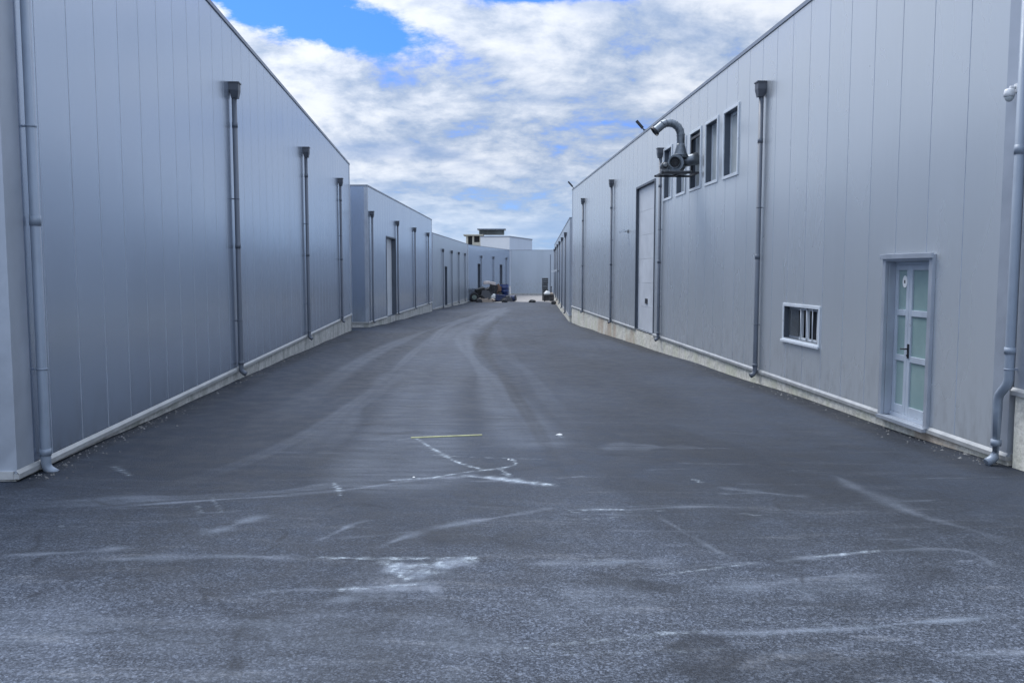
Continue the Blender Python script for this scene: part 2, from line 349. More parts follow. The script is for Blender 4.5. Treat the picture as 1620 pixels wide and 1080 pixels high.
    paint(dark, .16, 1.0, [(.56, 7.0), (.5, 9.2), (.33, 12), (-.1, 17.5), (-.62, 23.5), (-1.1, 31), (-1.05, 44), (-.6, 60)], True)
    paint(dark, 1.7, .42, [(2.3, 7.6), (2.35, 12), (1.75, 20), (1.25, 30), (.9, 46)], True)
    # contact shade painted in with fresh bitumen along the foot of both plinths
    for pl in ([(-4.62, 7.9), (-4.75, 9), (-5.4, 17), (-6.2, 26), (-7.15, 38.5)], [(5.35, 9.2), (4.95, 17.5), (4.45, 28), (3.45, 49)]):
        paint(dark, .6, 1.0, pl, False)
    # general paler, worn asphalt in the yard in front of the lane, fresher in the lane
    worn = np.clip((8.6-Y+.5*np.sin(X*.9)+.3*np.sin(X*2.3+1))/4.4, 0, 1)
    grav = np.clip((Y-102.3-1.2*np.sin(X*.7)-.8*np.sin(X*2.1+1))/2.5, 0, 1)*(X > -20)*(X < 25)
    v = np.stack([X.ravel(), Y.ravel(), Z.ravel()], 1)
    idx = np.arange(nx*ny).reshape(ny, nx)
    f = np.stack([idx[:-1, :-1].ravel(), idx[:-1, 1:].ravel(), idx[1:, 1:].ravel(), idx[1:, :-1].ravel()], 1)
    me = bpy.data.meshes.new('ground'); nf = len(f)
    me.vertices.add(len(v)); me.vertices.foreach_set('co', v.astype(np.float32).ravel())
    me.loops.add(nf*4); me.loops.foreach_set('vertex_index', f.astype(np.int32).ravel())
    me.polygons.add(nf); me.polygons.foreach_set('loop_start', np.arange(0, nf*4, 4, dtype=np.int32))
    me.polygons.foreach_set('use_smooth', np.ones(nf, bool))
    me.update(calc_edges=True)
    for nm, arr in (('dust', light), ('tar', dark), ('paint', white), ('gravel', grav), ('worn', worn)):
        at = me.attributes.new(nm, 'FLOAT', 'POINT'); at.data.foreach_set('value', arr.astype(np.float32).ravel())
    me.validate()
    o = bpy.data.objects.new('ground', me); COL.objects.link(o)
    tag(o, 'dark asphalt lane and yard with dusty tyre tracks and white scuffs', 'ground', kind='structure')
    m, nt, b = new_mat('asphalt'); g = NG(nt); c = g.obj()
    def at(n): x = g.n('ShaderNodeAttribute', attribute_name=n); return x.outputs['Fac']
    fine = g.noise(c, 95, 3, .7); grain = g.noise(c, 42, 5, .7); mid = g.noise(c, 3.2, 6, .62); grain2 = g.noise(c, 17, 4, .7); big = g.noise(g.mapping(c, (1, .5, 1)), .35, 5, .55)
    sweep = g.noise(g.mapping(c, (.8, 5, 1)), 1.3, 6, .65)       # raked / brushed streaks across the yard
    vor = g.n('ShaderNodeTexVoronoi', feature='F1'); g.l(c, vor.inputs['Vector']); vor.inputs['Scale'].default_value = 85
    sepv = g.n('ShaderNodeSeparateColor'); g.l(vor.outputs['Color'], sepv.inputs[0])
    chip = g.ramp(sepv.outputs[0], .5, .97)
    worn = at('worn'); dust = at('dust'); tar_shade = at('tar'); pt = at('paint')
    gr = g.math('ADD', g.math('MULTIPLY', chip, .55), g.ramp(fine, .3, .72, 0, .6))
    lo = g.mix(worn, (.020, .028, .043, 1), (.009, .0135, .022, 1))
    hi = g.mix(worn, (.041, .053, .077, 1), (.172, .20, .255, 1))
    base = g.mix(g.math('MULTIPLY', gr, g.math('MULTIPLY', g.ramp(grain, .3, .7, .5, 1.15), g.ramp(grain2, .3, .7, .85, 1.1)), clamp=True), lo, hi)
    pv = g.math('ADD', g.ramp(mid, .3, .7, .80, 1.16), g.math('ADD', g.ramp(big, .32, .68, -.26, .22), g.ramp(sweep, .35, .7, -.04, .06)))
    base = g.mix(1.0, base, pv, 'MULTIPLY')
    # dust: broken up by noise and streaks
    brk = g.ramp(g.math('ADD', g.math('MULTIPLY', sweep, .6), g.math('MULTIPLY', grain, .4)), .36, .62, .35, 1.15)
    base = g.mix(g.math('MULTIPLY', g.math('MULTIPLY', dust, brk), .95, clamp=True), base, g.mix(g.ramp(mid, .4, .6), (.195, .235, .295, 1), (.225, .255, .31, 1)))
    thin = g.ramp(sweep, .53, .72, 0, .42)
    base = g.mix(g.math('MULTIPLY', g.math('MULTIPLY', thin, g.math('MULTIPLY_ADD', worn, .8, .2)), g.ramp(grain, .35, .65)), base, (.27, .28, .30, 1))
    base = g.mix(g.math('MULTIPLY', g.math('MULTIPLY', tar_shade, g.ramp(grain, .3, .7, .6, 1.1)), .92, clamp=True), base, (.012, .015, .021, 1))
    pbk = g.ramp(g.math('ADD', g.math('MULTIPLY', g.noise(g.mapping(c, (5, 16, 1)), 2.2, 6, .7), .6), g.math('MULTIPLY', fine, .4)), .42, .60, 0, 1.0)
    base = g.mix(g.math('MULTIPLY', g.math('ADD', g.math('MULTIPLY', pt, .10), g.math('MULTIPLY', pbk, pt)), .9, clamp=True), base, (.72, .83, .92, 1))
    gcol = g.mix(g.ramp(g.noise(c, 2.2, 6, .7), .3, .7), (.22, .205, .195, 1), (.33, .315, .30, 1))
    base = g.mix(at('gravel'), base, gcol)
    g.l(base, b.inputs['Base Color'])
    g.l(g.ramp(mid, .3, .7, .52, .72), b.inputs['Roughness'])
    hh = g.math('ADD', g.math('MULTIPLY', fine, .5), g.math('ADD', g.math('MULTIPLY', vor.outputs['Distance'], .5), g.math('MULTIPLY', grain, .6)))
    g.l(g.bump(hh, .55, .012), b.inputs['Normal'])
    b.inputs['Specular IOR Level'].default_value = .22
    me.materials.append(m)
build_ground()

# ---------------------------------------------------------------- warehouses
GRP = 'grey metal clad warehouses along the lane'
def clad_face(mb, o, d, n, L, z0, z1, panel, openings=(), off=0.0, groove=.006):
    """vertical sheets with a real recessed joint between them; openings are (u0,u1,z0,z1)"""
    o = Vector(o); d = Vector(d); n = Vector(n)
    us = {0.0: 0.0, L: 0.0}; hw = .008
    k = math.ceil((off+.05)/panel)
    while k*panel - off < L-.05:
        u = k*panel-off
        if not any(a-.02 < u < b+.02 for a, b, _, _ in openings) or True:
            us[u-hw] = 0.0; us[u-hw*.45] = -groove; us[u+hw*.45] = -groove; us[u+hw] = 0.0
        k += 1
    for a, b, _, _ in openings: us.setdefault(a, 0.0); us.setdefault(b, 0.0)
    ul = sorted(us); zl = sorted({z0, z1} | {z for _, _, a, b in openings for z in (a, b)})
    for ua, ub in zip(ul, ul[1:]):
        for za, zb in zip(zl, zl[1:]):
            uc, zc = (ua+ub)/2, (za+zb)/2
            if any(a < uc < b and c < zc < e for a, b, c, e in openings): continue
            if us[ua] < 0 or us[ub] < 0: mb.second.append(len(mb.f))
            pa = o + d*ua + n*us[ua]; pb = o + d*ub + n*us[ub]
            mb.quad((pa.x, pa.y, za), (pb.x, pb.y, za), (pb.x, pb.y, zb), (pa.x, pa.y, zb))

def downpipe(par, u, ztop, zbot, zg, kick=1, pipe_mat='pipe', jog=0.0, hop=True, detail=True, collars=(4.55, 1.9), cast=.09):
    """round downpipe: hopper head, sockets, wall clips and a kicked-out shoe at the foot"""
    y = -cast; r = .049
    mb = MB(); seg = 14 if detail else 8
    if jog:
        zj = .42
        u2 = u+jog
        pts = [(u, y, ztop), (u, y, zj+.20), (u, y, zj+.10), (u+jog*.12, y, zj+.04), (u+jog*.35, y, zj), (u+jog*.65, y, zj-.05), (u+jog*.88, y, zj-.09), (u2, y, zj-.15), (u2, y, zj-.25), (u2, y, zbot+.12)]
    else:
        u2 = u; pts = [(u, y, ztop), (u, y, zbot+.14)]
    pts += [tuple(p) for p in arc((u2, y-.10, zbot+.14), 0, -math.pi*.36, .10, (0, 1, 0), (0, 0, 1), 6)][1:]
    last = Vector(pts[-1]); prev = Vector(pts[-2]); pts.append(tuple(last + (last-prev).normalized()*.05))
    mb.tube(pts, r, seg)
    if detail:
        for cz in collars:
            if zbot+.3 < cz < ztop-.2: mb.tube([(u, y, cz-.05), (u, y, cz+.05)], r+.006, seg)
        mb.tube([(u2, y, zbot+.22), (u2, y, zbot+.29)], r+.006, seg)
        if jog: mb.tube([(u, y, .80), (u, y, .87)], r+.010, seg)
    p = mb.build('downpipe', M[pipe_mat], par)
    if detail:
        cz = zbot+1.1
        while cz < ztop-.3:
            cl = MB(); cl.tube([(u, y, cz-.010), (u, y, cz+.010)], r+.003, seg); cl.box(u-.010, u+.010, y+r, -.001, cz-.010, cz+.010); cz += 2.4
            cl.build('pipe_clip', M[pipe_mat], p)
    if hop:
        h = MB()
        h.frustum(u, -.094, ztop-.02, ztop+.13, .062, .062, .10, .086)
        h.box(u-.10, u+.10, -.180, -.003, ztop+.13, ztop+.26)
        h.box(u-.115, u+.115, -.195, -.003, ztop+.26, ztop+.285)
        h.build('hopper', M['hopper'], p)
    return p

def frame_ring(mb, u0, u1, z0, z1, w, y0, y1):
    mb.box(u0, u1, y0, y1, z0, z0+w); mb.box(u0, u1, y0, y1, z1-w, z1)
    mb.box(u0, u0+w, y0, y1, z0+w, z1-w); mb.box(u1-w, u1, y0, y1, z0+w, z1-w)

def reveal(mb, u0, u1, z0, z1, dep):
    """lining of an opening: four sides and the back"""
    mb.quad((u0, 0, z0), (u0, dep, z0), (u0, dep, z1), (u0, 0, z1)); mb.quad((u1, dep, z0), (u1, 0, z0), (u1, 0, z1), (u1, dep, z1))
    mb.quad((u0, 0, z1), (u0, dep, z1), (u1, dep, z1), (u1, 0, z1)); mb.quad((u0, dep, z0), (u0, 0, z0), (u1, 0, z0), (u1, dep, z0))

def warehouse(label, P0, P1, depth, ztop, zb, clad, plinth, panel=.78, openings=(), left_flash=0.0, right_flash=0.0, end_depth=None, zb_l=None, group=GRP, cap=True, name='warehouse', detail=True, corner=.16):
    d = Vector((P1[0]-P0[0], P1[1]-P0[1])); L = d.length; ang = math.atan2(d.y, d.x)
    root = empty(name, (P0[0], P0[1], 0), ang)
    tag(root, label, 'warehouse', group)
    gzs = [gz(*(Vector(P0) + d*t)) for t in (0, .25, .5, .75, 1)]
    zlow = min(gzs)-.5
    zw = zb
    mb = MB()
    clad_face(mb, (0, 0, 0), (1, 0, 0), (0, -1, 0), L, zw, ztop, panel, openings)
    clad_face(mb, (0, depth, 0), (0, -1, 0), (-1, 0, 0), depth, zw, ztop, panel, off=.3)
    clad_face(mb, (L, 0, 0), (0, 1, 0), (1, 0, 0), depth, zw, ztop, panel, off=.2)
    clad_face(mb, (L, depth, 0), (-1, 0, 0), (0, 1, 0), L, zw, ztop, panel*2)
    mb.build('wall', M[clad], root)
    MB().box(.03, L-.03, .03, depth-.03, ztop-.45, ztop-.30).build('roof', M['roof'], root)
    c = MB(); e = .022; t = .075
    c.box(-e, L+e, -e, .16, ztop-.03, ztop+t-.03); c.box(-e, L+e, depth-.16, depth+e, ztop-.03, ztop+t-.03)
    c.box(-e, .16, .16, depth-.16, ztop-.03, ztop+t-.03); c.box(L-.16, L+e, .16, depth-.16, ztop-.03, ztop+t-.03)
    c.build('parapet_cap', M['cap'], root)
    w = corner; q = .007
    k = MB(); k.box(-q, w, -q, -.0005, zw, ztop-.031); k.box(-q, -.0005, -.0005, w, zw, ztop-.031); k.build('corner_trim', M['trim'], root)
    k = MB(); k.box(L-w, L+q, -q, -.0005, zw, ztop-.031); k.box(L+.0005, L+q, -.0005, w, zw, ztop-.031); k.build('corner_trim', M['trim'], root)
    b = MB()
    doors = [o for o in openings if o[2] < zb+.2]
    cur = -.03
    for o in sorted(doors) + [(L+.03, L+.03, 0, 0)]:
        if o[0] > cur:
            b.box(cur, o[0], -.034, .02, zb-.030, zb+.018)
            b.quad((cur, -.034, zb+.018), (o[0], -.034, zb+.018), (o[0], -.0085, zb+.055), (cur, -.0085, zb+.055))
        cur = o[1]
    b.box(-.034, -.0005, .02, depth, zb-.03, zb+.045); b.box(L+.0005, L+.034, .02, depth, zb-.03, zb+.045)
    b.build('base_flashing', M['sill'], root)
    p = MB(); n = max(2, int(L/.35)); rnd = random.Random(int(L*100))
    # plinth face is a slightly uneven cast face
    rows = [zb-.028, zb-.10, zb-.28, zb-.55, zlow]
    rows = [r for i, r in enumerate(rows) if i == 0 or r < rows[0]]
    vs = {}
    for i in range(n+1):
        for j, z in enumerate(rows):
            vs[i, j] = len(p.v)
            p.v.append((L*i/n, .010 + rnd.uniform(-.006, .010)*(j > 0) , min(z, zb-.028 - .01*j)))
    for i in range(n):
        for j in range(len(rows)-1):
            p.f.append((vs[i, j+1], vs[i+1, j+1], vs[i+1, j], vs[i, j])); p.smooth.append(False)
    z1 = zb-.031
    p.quad((0, depth, zlow), (0, .01, zlow), (0, .01, z1), (0, depth, z1)); p.quad((L, .01, zlow), (L, depth, zlow), (L, depth, z1), (L, .01, z1))
    p.build('plinth', M[plinth], root)
    root['L'] = L
    return root, L

def panel_door(root, u0, u1, z0, z1, dep=.3, leaf='leaf_dark', frame='reveal', sections=5, hatch=False):
    """tall sectional loading door set back in a lined opening"""
    mb = MB(); reveal(mb, u0, u1, z0, z1, dep)
    fr = .07
    mb.box(u0-fr, u0, -.022, .03, z0, z1+fr); mb.box(u1, u1+fr, -.022, .03, z0, z1+fr); mb.box(u0, u1, -.022, .03, z1, z1+fr)
    d = mb.build('loading_door', M[frame], root)
    lf = MB(); h = (z1-z0)/sections
    for k in range(sections):
        lf.box(u0+.004, u1-.004, dep-.045, dep-.005, z0+k*h+.003, z0+(k+1)*h-.003)
    lf.box(u0+.004, u1-.004, dep-.012, dep-.004, z0, z1)
    lf.build('leaf', M[leaf], d)
    if hatch:
        MB().box(u0+.45*(u1-u0), u0+.56*(u1-u0), dep-.075, dep-.046, z0+.95, z0+1.12).build('handle', M['black_metal'], d)
    return d

# --- left row
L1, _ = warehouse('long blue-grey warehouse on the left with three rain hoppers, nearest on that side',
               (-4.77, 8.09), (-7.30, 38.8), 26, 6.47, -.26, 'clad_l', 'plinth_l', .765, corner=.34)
for i, (Y, zt) in enumerate(((8.53, 5.15), (17.0, 5.08), (25.85, 5.10), (34.55, 5.12))):
    downpipe(L1, (Y-8.09)*1.0034, zt, -.38, 0, pipe_mat='pipe_light' if i == 0 else 'pipe', collars=(4.55, 2.2), cast=.075)

L2, l2 = warehouse('blue-grey warehouse with one dark loading door and four downpipes, second along the left side',
               (-6.97, 41.5), (-6.44, 69.0), 20, 5.80, -.80, 'clad_l', 'plinth_l', .78, openings=[(5.4, 8.6, -.82, 3.55)])
panel_door(L2, 5.4, 8.6, -.82, 3.55, .28, 'leaf_grey', 'reveal', 5)
for u in (.75, 8.95, 16.6, 24.3): downpipe(L2, u, 4.35, -.85, 0, detail=False)

L3, l3 = warehouse('low blue-grey warehouse with a narrow door between downpipes, third along the left side',
               (-6.66, 72.0), (-5.27, 101.0), 18, 4.88, -1.5, 'clad_far', 'plinth_l', 1.0, openings=[(8.0, 9.6, -1.48, 2.1)])
panel_door(L3, 8.0, 9.6, -1.48, 2.1, .45, 'leaf_dark', 'reveal', 4)
for u in (6.2, 13.0, 19.3, 25.7): downpipe(L3, u, 3.45, -1.75, 0, detail=False)

L4, l4 = warehouse('low bluish warehouse with two narrow doors behind the rubbish heap, angled across the lane end',
               (-5.30, 103.2), (-.35, 129.0), 16, 4.88, -1.95, 'clad_l', 'plinth_l', 1.0, openings=[(5.2, 6.5, -1.93, 2.6), (19.0, 20.6, -1.93, 2.6)])
panel_door(L4, 5.2, 6.5, -1.93, 2.6, .5, 'leaf_dark', 'reveal', 4); panel_door(L4, 19.0, 20.6, -1.93, 2.6, .5, 'leaf_dark', 'reveal', 4)
for u in (7.0, 14.5, 23.6): downpipe(L4, u, 3.4, -1.95, 0, detail=False)

# --- across the end
FE, fe = warehouse('plain grey warehouse wall closing the far end of the lane',
               (-.25, 129.3), (16.0, 129.3), 18, 4.86, -1.66, 'clad_far', 'plinth_l', 1.0)
for u in (6.05, 12.0): downpipe(FE, u, 4.2, -1.75, 0, detail=False, hop=False)

# --- right row (left end as seen from the lane is the far end)
YF = 50.6
def ur(Y): return (YF-Y)*1.0012
wins = [(19.38, 20.42), (20.98, 21.98), (22.50, 23.52), (24.08, 25.06), (25.70, 26.66)]
ops = [(ur(b), ur(a), 3.92, 5.38) for a, b in wins]
TALL = (ur(31.0), ur(27.98), -.36, 4.62)
DOOR = (ur(12.28), ur(11.12), -.36, 1.84)
SW = (ur(16.30), ur(14.68), .44, 1.04)
def xr(Y): return 6.0 - .0487*Y
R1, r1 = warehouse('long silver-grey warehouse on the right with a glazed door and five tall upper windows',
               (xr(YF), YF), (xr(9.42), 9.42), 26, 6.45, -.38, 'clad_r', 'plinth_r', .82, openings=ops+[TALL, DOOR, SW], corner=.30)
for a, b, z0, z1 in ops:
    mb = MB(); frame_ring(mb, a-.07, b+.07, z0-.07, z1+.07, .072, -.030, .0)
    w = mb.build('window', M['frame_white'], R1, .004)
    s = MB(); frame_ring(s, a, b, z0, z1, .012, 0.001, .22); s.build('lining', M['reveal'], w)
    s = MB(); frame_ring(s, a+.014, b-.014, z0+.014, z1-.014, .05, .13, .18); s.build('sash', M['frame_white'], w)
    s = MB(); s.box(a+.064, b-.064, .15, .158, z0+.064, z1-.064); s.build('pane', M['glass'], w)
panel_door(R1, *TALL, .13, 'leaf_grey', 'reveal', 6, True)
# small barred sliding window
a, b, z0, z1 = SW
mb = MB(); frame_ring(mb, a-.06, b+.06, z0-.06, z1+.06,   .058, -.018, 0.0)
mb.box(a-.07, b+.07, -.05, -.023, z0-.075, z0-.03)
w = mb.build('window', M['frame_white'], R1, .004)
s = MB(); frame_ring(s, a, b, z0, z1, .010, .001, .26); s.build('lining', M['reveal'], w)
s = MB(); frame_ring(s, a+.013, a+.62, z0+.012, z1-.012, .045, .10, .14); s.box(a+.98, a+1.03, .05, .085, z0+.012, z1-.012); s.box(b-.20, b-.165, .05, .085, z0+.012, z1-.012)
s.box(a+.62, b-.012, .05, .085, z0+.012, z0+.05); s.box(a+.62, b-.012, .05, .085, z1-.045, z1-.012)
s.build('sash', M['frame_white'], w)
MB().box(a+.058, a+.575, .062, .07, z0+.057, z1-.057).build('pane', M['frame_grey'] if 0 else M['glass_dark'], w)
MB().box(a+.012, b-.012, .235, .255, z0+.012, z1-.012).build('dark_room', M['dark'], w)
for k in range(3):
    uu = a+.74+k*.27
    s = MB(); s.tube([(uu, .03, z0+.012), (uu, .03, z1-.012)], .010, 8); s.build('bar', M['frame_white'], w)
if 0: s.build('bar', M['frame_white'], w)
# glazed double door
a, b, z0, z1 = DOOR
mb = MB(); tr = .085
mb.box(a-tr, a, -.05, 0, z0, z1+tr); mb.box(b, b+tr, -.05, 0, z0, z1+tr); mb.box(a, b, -.05, 0, z1, z1+tr)
mb.box(a-tr-.03, b+tr+.03, -.085, -.0505, z1+.03, z1+tr+.015)
mb.box(a, a+.012, 0, .24, z0, z1); mb.box(b-.012, b, 0, .24, z0, z1); mb.box(a+.012, b-.012, 0, .24, z1-.012, z1)
door = mb.build('door', M['trim'], R1, .004)
DD = .10; uS = a+.40
def leaf(u0, u1, pn):
    mb = MB(); y0, y1 = DD, DD+.055; st = .075
    mb.box(u0, u0+st, y0, y1, z0+.05, z1-.05); mb.box(u1-st, u1, y0, y1, z0+.05, z1-.05)
    hh = (z1-z0-.1); rails = [z0+.05, z0+.05+hh*.355, z0+.05+hh*.66, z1-.05-.075]
    hs = [.12, .085, .085, .075]
    for rz, h in zip(rails, hs): mb.box(u0+st, u1-st, y0, y1, rz, rz+h)
    lf = mb.build('leaf', M['door_frame'], door, .005)
    for i in range(3):
        MB().box(u0+st, u1-st, y0+.024, y0+.032, rails[i]+hs[i], rails[i+1]).build('pane', M['frosted'], lf)
    return lf
leaf(a+.014, uS, 0); lf = leaf(uS+.006, b-.014, 1)
mb = MB(); mb.box(a+.012, b-.012, DD-.01, DD+.07, z1-.05, z1-.012); mb.build('door_rail', M['door_frame'], door); mb = MB(); mb.box(a+.012, b-.012, DD-.02, DD+.08, z0-.002, z0+.048); mb.build('door_rail', M['door_frame'], door)
mb = MB(); mb.box(a-.05, b+.06, -.09, .15, z0-.05, z0-.004); mb.build('threshold', M['trim'], door)
hz = z0+.98; hu = uS+.045
mb = MB(); mb.box(hu-.018, hu+.018, DD-.014, DD, hz-.13, hz+.07); mb.tube([(hu, DD-.01, hz), (hu, DD-.06, hz), (hu-.02, DD-.065, hz), (hu-.085, DD-.065, hz-.005)], .011, 8); mb.tube([(hu, DD-.016, hz-.09), (hu, DD-.028, hz-.09)], .012, 10)
mb.build('handle', M['black_metal'], door)
su, sz = a+.285, z1-.285
mb = MB(); n = 28
mb.v += [(su+.062*math.cos(2*math.pi*k/n), DD-.004, sz+.085*math.sin(2*math.pi*k/n)) for k in range(n)] + [(su+.062*math.cos(2*math.pi*k/n), DD-.001, sz+.085*math.sin(2*math.pi*k/n)) for k in range(n)]
mb.f.append(tuple(range(n))); mb.smooth.append(False)
for k in range(n): mb.f.append((k, n+k, n+(k+1) % n, (k+1) % n)); mb.smooth.append(False)
st = mb.build('sticker', M['sticker'], door)
MB().box(su-.016, su+.014, DD-.007, DD-.0045, sz-.024, sz+.02).build('sticker_mark', M['black_metal'], door)

for Y, zt in ((17.68, 5.24), (26.9, 5.22), (36.1, 5.22), (45.2, 5.22)):
    downpipe(R1, ur(Y), zt, -.50, 0, collars=(4.35, 2.0), cast=.075)
downpipe(R1, ur(9.30), 5.9, -.47, 0, pipe_mat='pipe_light', jog=-.17, collars=(3.0,), cast=.10)

R2, r2 = warehouse('lower grey warehouse at the far right, hoppers standing out from its wall',
               (5.15, 104.0), (3.47, 51.6), 22, 4.88, -1.0, 'clad_far', 'plinth_r', 1.0)
for u in (4, 12.5, 21, 29.5, 38, 46.5): downpipe(R2, u, 4.0, -1.15, 0, detail=False)
R0, _ = warehouse('sliver of grey warehouse on high concrete plinth past the jogged downpipe',
               (5.545, 9.33), (6.09, -2.0), 20, 6.45, .37, 'clad_r', 'plinth_r', .82)

# ---------------------------------------------------------------- far buildings
bw = empty('office_block', (-.6, 206, 0), 0)
tag(bw, 'white flat roofed block rising behind the far end of the lane', 'building')
mb = MB(); A = Vector((-7.6, 207.0)); B = Vector((-.6, 206.0)); Cc = Vector((5.3, 226.0)); Dd = Vector((-1.6, 228.0))
off = Vector((-.6, 206))
def pq(a, b, z0, z1): a = a-off; b = b-off; return ((a.x, a.y, z0), (b.x, b.y, z0), (b.x, b.y, z1), (a.x, a.y, z1))
mb.quad(*pq(A, B, -3, 9.9)); mb.quad(*pq(Dd, A, -3, 9.9)); mb.build('front_wall', M['white_wall'], bw)
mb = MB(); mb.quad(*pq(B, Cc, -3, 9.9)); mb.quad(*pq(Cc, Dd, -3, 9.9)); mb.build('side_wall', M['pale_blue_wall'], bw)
mb = MB(); q = [p-off for p in (A, B, Cc, Dd)]
mb.quad(*[(p.x, p.y, 9.9) for p in q]); mb.build('roof', M['roof'], bw)
mb = MB()
for p0, p1 in ((q[0], q[1]), (q[1], q[2]), (q[2], q[3]), (q[3], q[0])):
    m = (p0+p1)/2; dd = (p1-p0); mb.boxm(Matrix.Translation((m.x, m.y, 10.0)) @ Matrix.Rotation(math.atan2(dd.y, dd.x), 4, 'Z'), dd.length+.1, .25, .22)
mb.build('parapet_cap', M['cap'], bw)

cb = empty('concrete_building', (-8, 236, 0))
tag(cb, 'beige unfinished concrete structure with dark openings behind the white block', 'building')
mb = MB()
for x in (-4.6, -2.9, -.9): mb.box(x, x+.5, -.5, 0, 6, 11.4)
mb.box(-4.6, -.4, -.45, -.05, 6, 8.9); mb.box(-4.6, -.4, 5, 5.4, 6, 11.4); mb.box(-2.4, -.9, -.47, -.03, 8.9, 9.6); mb.box(-4.6, -.4, .0, 5.0, 6, 6.4)
mb.build('wall', M['concrete_beige'], cb)
MB().box(-5.3, .1, -1.1, 6, 11.4, 11.75).build('floor_slab', M['concrete_beige'], cb)
MB().box(-4.05, -.95, .8, .9, 8.9, 11.3).build('opening', M['dark'], cb)
mb = MB()
for x in (-1.0, 1.1, 3.4, 5.6): mb.box(x, x+.3, -1, -.7, 11.76, 13.0)
mb.box(-.8, 5.8, -.4, 4.5, 11.76, 12.9); mb.build('penthouse', M['band'], cb)
MB().box(-1.5, 6.3, -1.5, 5, 13.0, 13.3).build('roof', M['cap'], cb)

# ---------------------------------------------------------------- exhaust fan on the right wall
def build_fan():
    # local frame: x = out from the wall towards the lane, y = along the wall away from the camera
    k = math.atan2(-.0487, 1)
    Y0 = 22.95
    root = empty('exhaust_fan', (xr(Y0), Y0, 4.28), 0)
    root.rotation_euler = (0, 0, math.pi - math.atan(.0487)*-1)
    tag(root, 'galvanised exhaust fan with upturned curved duct on a bracket at the upper windows', 'exhaust fan')
    # with rz = pi: local +x points to -X (lane), local +y points to -Y (towards the camera)
    mb = MB()
    for y in (-.42, .42):
        mb.box(.0, 1.02, y-.025, y+.025, -.05, 0)
    for x in (.06, .5, .97): mb.box(x-.025, x+.025, -.394, .394, -.049, -.001)
    frame_y = [(-.47, -.41), (.41, .47)]
    mb.box(-.03, .03, -.47, -.421, .0, 1.0); mb.box(-.03, .03, .421, .47, .0, 1.0); mb.box(-.03, .03, -.42, .42, .94, 1.0)
    mb.build('bracket', M['black_metal'], root)
    # scroll housing: drum, axis roughly along the wall facing the camera, turned a little to the lane
    T = Matrix.Translation((.52, 0, .27)) @ Matrix.Rotation(R(-28), 4, 'Z')
    mb = MB(); n = 32; prof = []
    for i in range(n):
        a = 2*math.pi*i/n; r = .20 + .05*(i/n)
        prof.append((r*math.cos(a), r*math.sin(a)))
    b0 = len(mb.v)
    for yy in (-.15, .15):
        for x, z in prof: mb.v.append(tuple(T @ Vector((x, yy, z))))
    for i in range(n):
        j = (i+1) % n; mb.f.append((i, j, n+j, n+i)); mb.smooth.append(True)
    mb.f.append(tuple(range(n))); mb.smooth.append(False); mb.f.append(tuple(reversed(range(n, 2*n)))); mb.smooth.append(False)
    h = mb.build('fan_housing', M['galv'], root)
    mb = MB(); mb.tube([T @ Vector((0, .15, 0)), T @ Vector((0, .20, 0)), T @ Vector((0, .215, 0))], [.14, .13, .15], 24, False); mb.build('intake_ring', M['galv'], h)
    mb = MB(); mb.tube([T @ Vector((0, .155, 0)), T @ Vector((0, .16, 0))], .128, 24); mb.build('intake_opening', M['dark'], h)
    mb = MB()
    for i in range(10):
        a = 2*math.pi*i/10; mb.boxm(T @ Matrix.Translation((.085*math.cos(a), .172, .085*math.sin(a))) @ Matrix.Rotation(-a+.5, 4, 'Y'), .07, .018, .012)
    mb.build('impeller', M['black_metal'], h)
    mb = MB(); mb.tube([(.87, -.05, .19), (.87, .20, .19)], .095, 18); mb.tube([(.87, .20, .19), (.87, .25, .19)], [.085, .04], 18); mb.box(.79, .95, -.02, .18, .036, .10)
    mb.build('motor', M['galv_dark'], root)
    mb = MB(); mb.box(.20, .92, -.36, .36, .001, .035); mb.build('base_plate', M['galv_dark'], root)
    # link from the window to the fan, tapered
    mb = MB(); mb.tube([(-.05, -.02, .40), (.12, -.02, .36), (.36, -.02, .29)], [.17, .15, .13], 20); mb.build('inlet_duct', M['galv'], root)
    # duct: square to round taper, riser, bend
    mb = MB(); cx = .42
    mb.tube([(cx, 0, .40), (cx, 0, .50), (cx, 0, .72), (cx, 0, .78)], [.18, .175, .113, .108], 24); mb.tube([(cx, 0, .47), (cx, 0, .50)], .19, 24)
    mb.build('taper', M['galv'], root)
    rr = .105; rb = .32; zb = 1.00
    pts = [(cx, 0, .76), (cx, 0, zb)] + [tuple(p) for p in arc((cx+rb, 0, zb), math.pi, math.pi*.22, rb, (1, 0, 0), (0, 0, 1), 7)][1:]
    last, prev = Vector(pts[-1]), Vector(pts[-2]); dirn = (last-prev).normalized(); end = last + dirn*.16
    mb = MB(); mb.tube(pts + [tuple(end)], rr, 24, False)
    # folded seams of the segmented bend
    for p, q in zip(pts[1:], pts[2:]):
        d = (Vector(q)-Vector(p)).normalized(); mb.tube([Vector(p)-d*.008, Vector(p)+d*.008], rr+.012, 24)
    el = mb.build('duct', M['galv'], root)
    mb = MB(); mb.tube([end-dirn*.02, end+dirn*.035], rr+.03, 24, False); mb.tube([end-dirn*.02, end-dirn*.015], rr+.03, 24, False); mb.build('rim', M['black_metal'], el)
    mb = MB(); mb.tube([end-dirn*.10, end-dirn*.09], rr-.004, 24); mb.build('duct_opening', M['dark'], el)
build_fan()

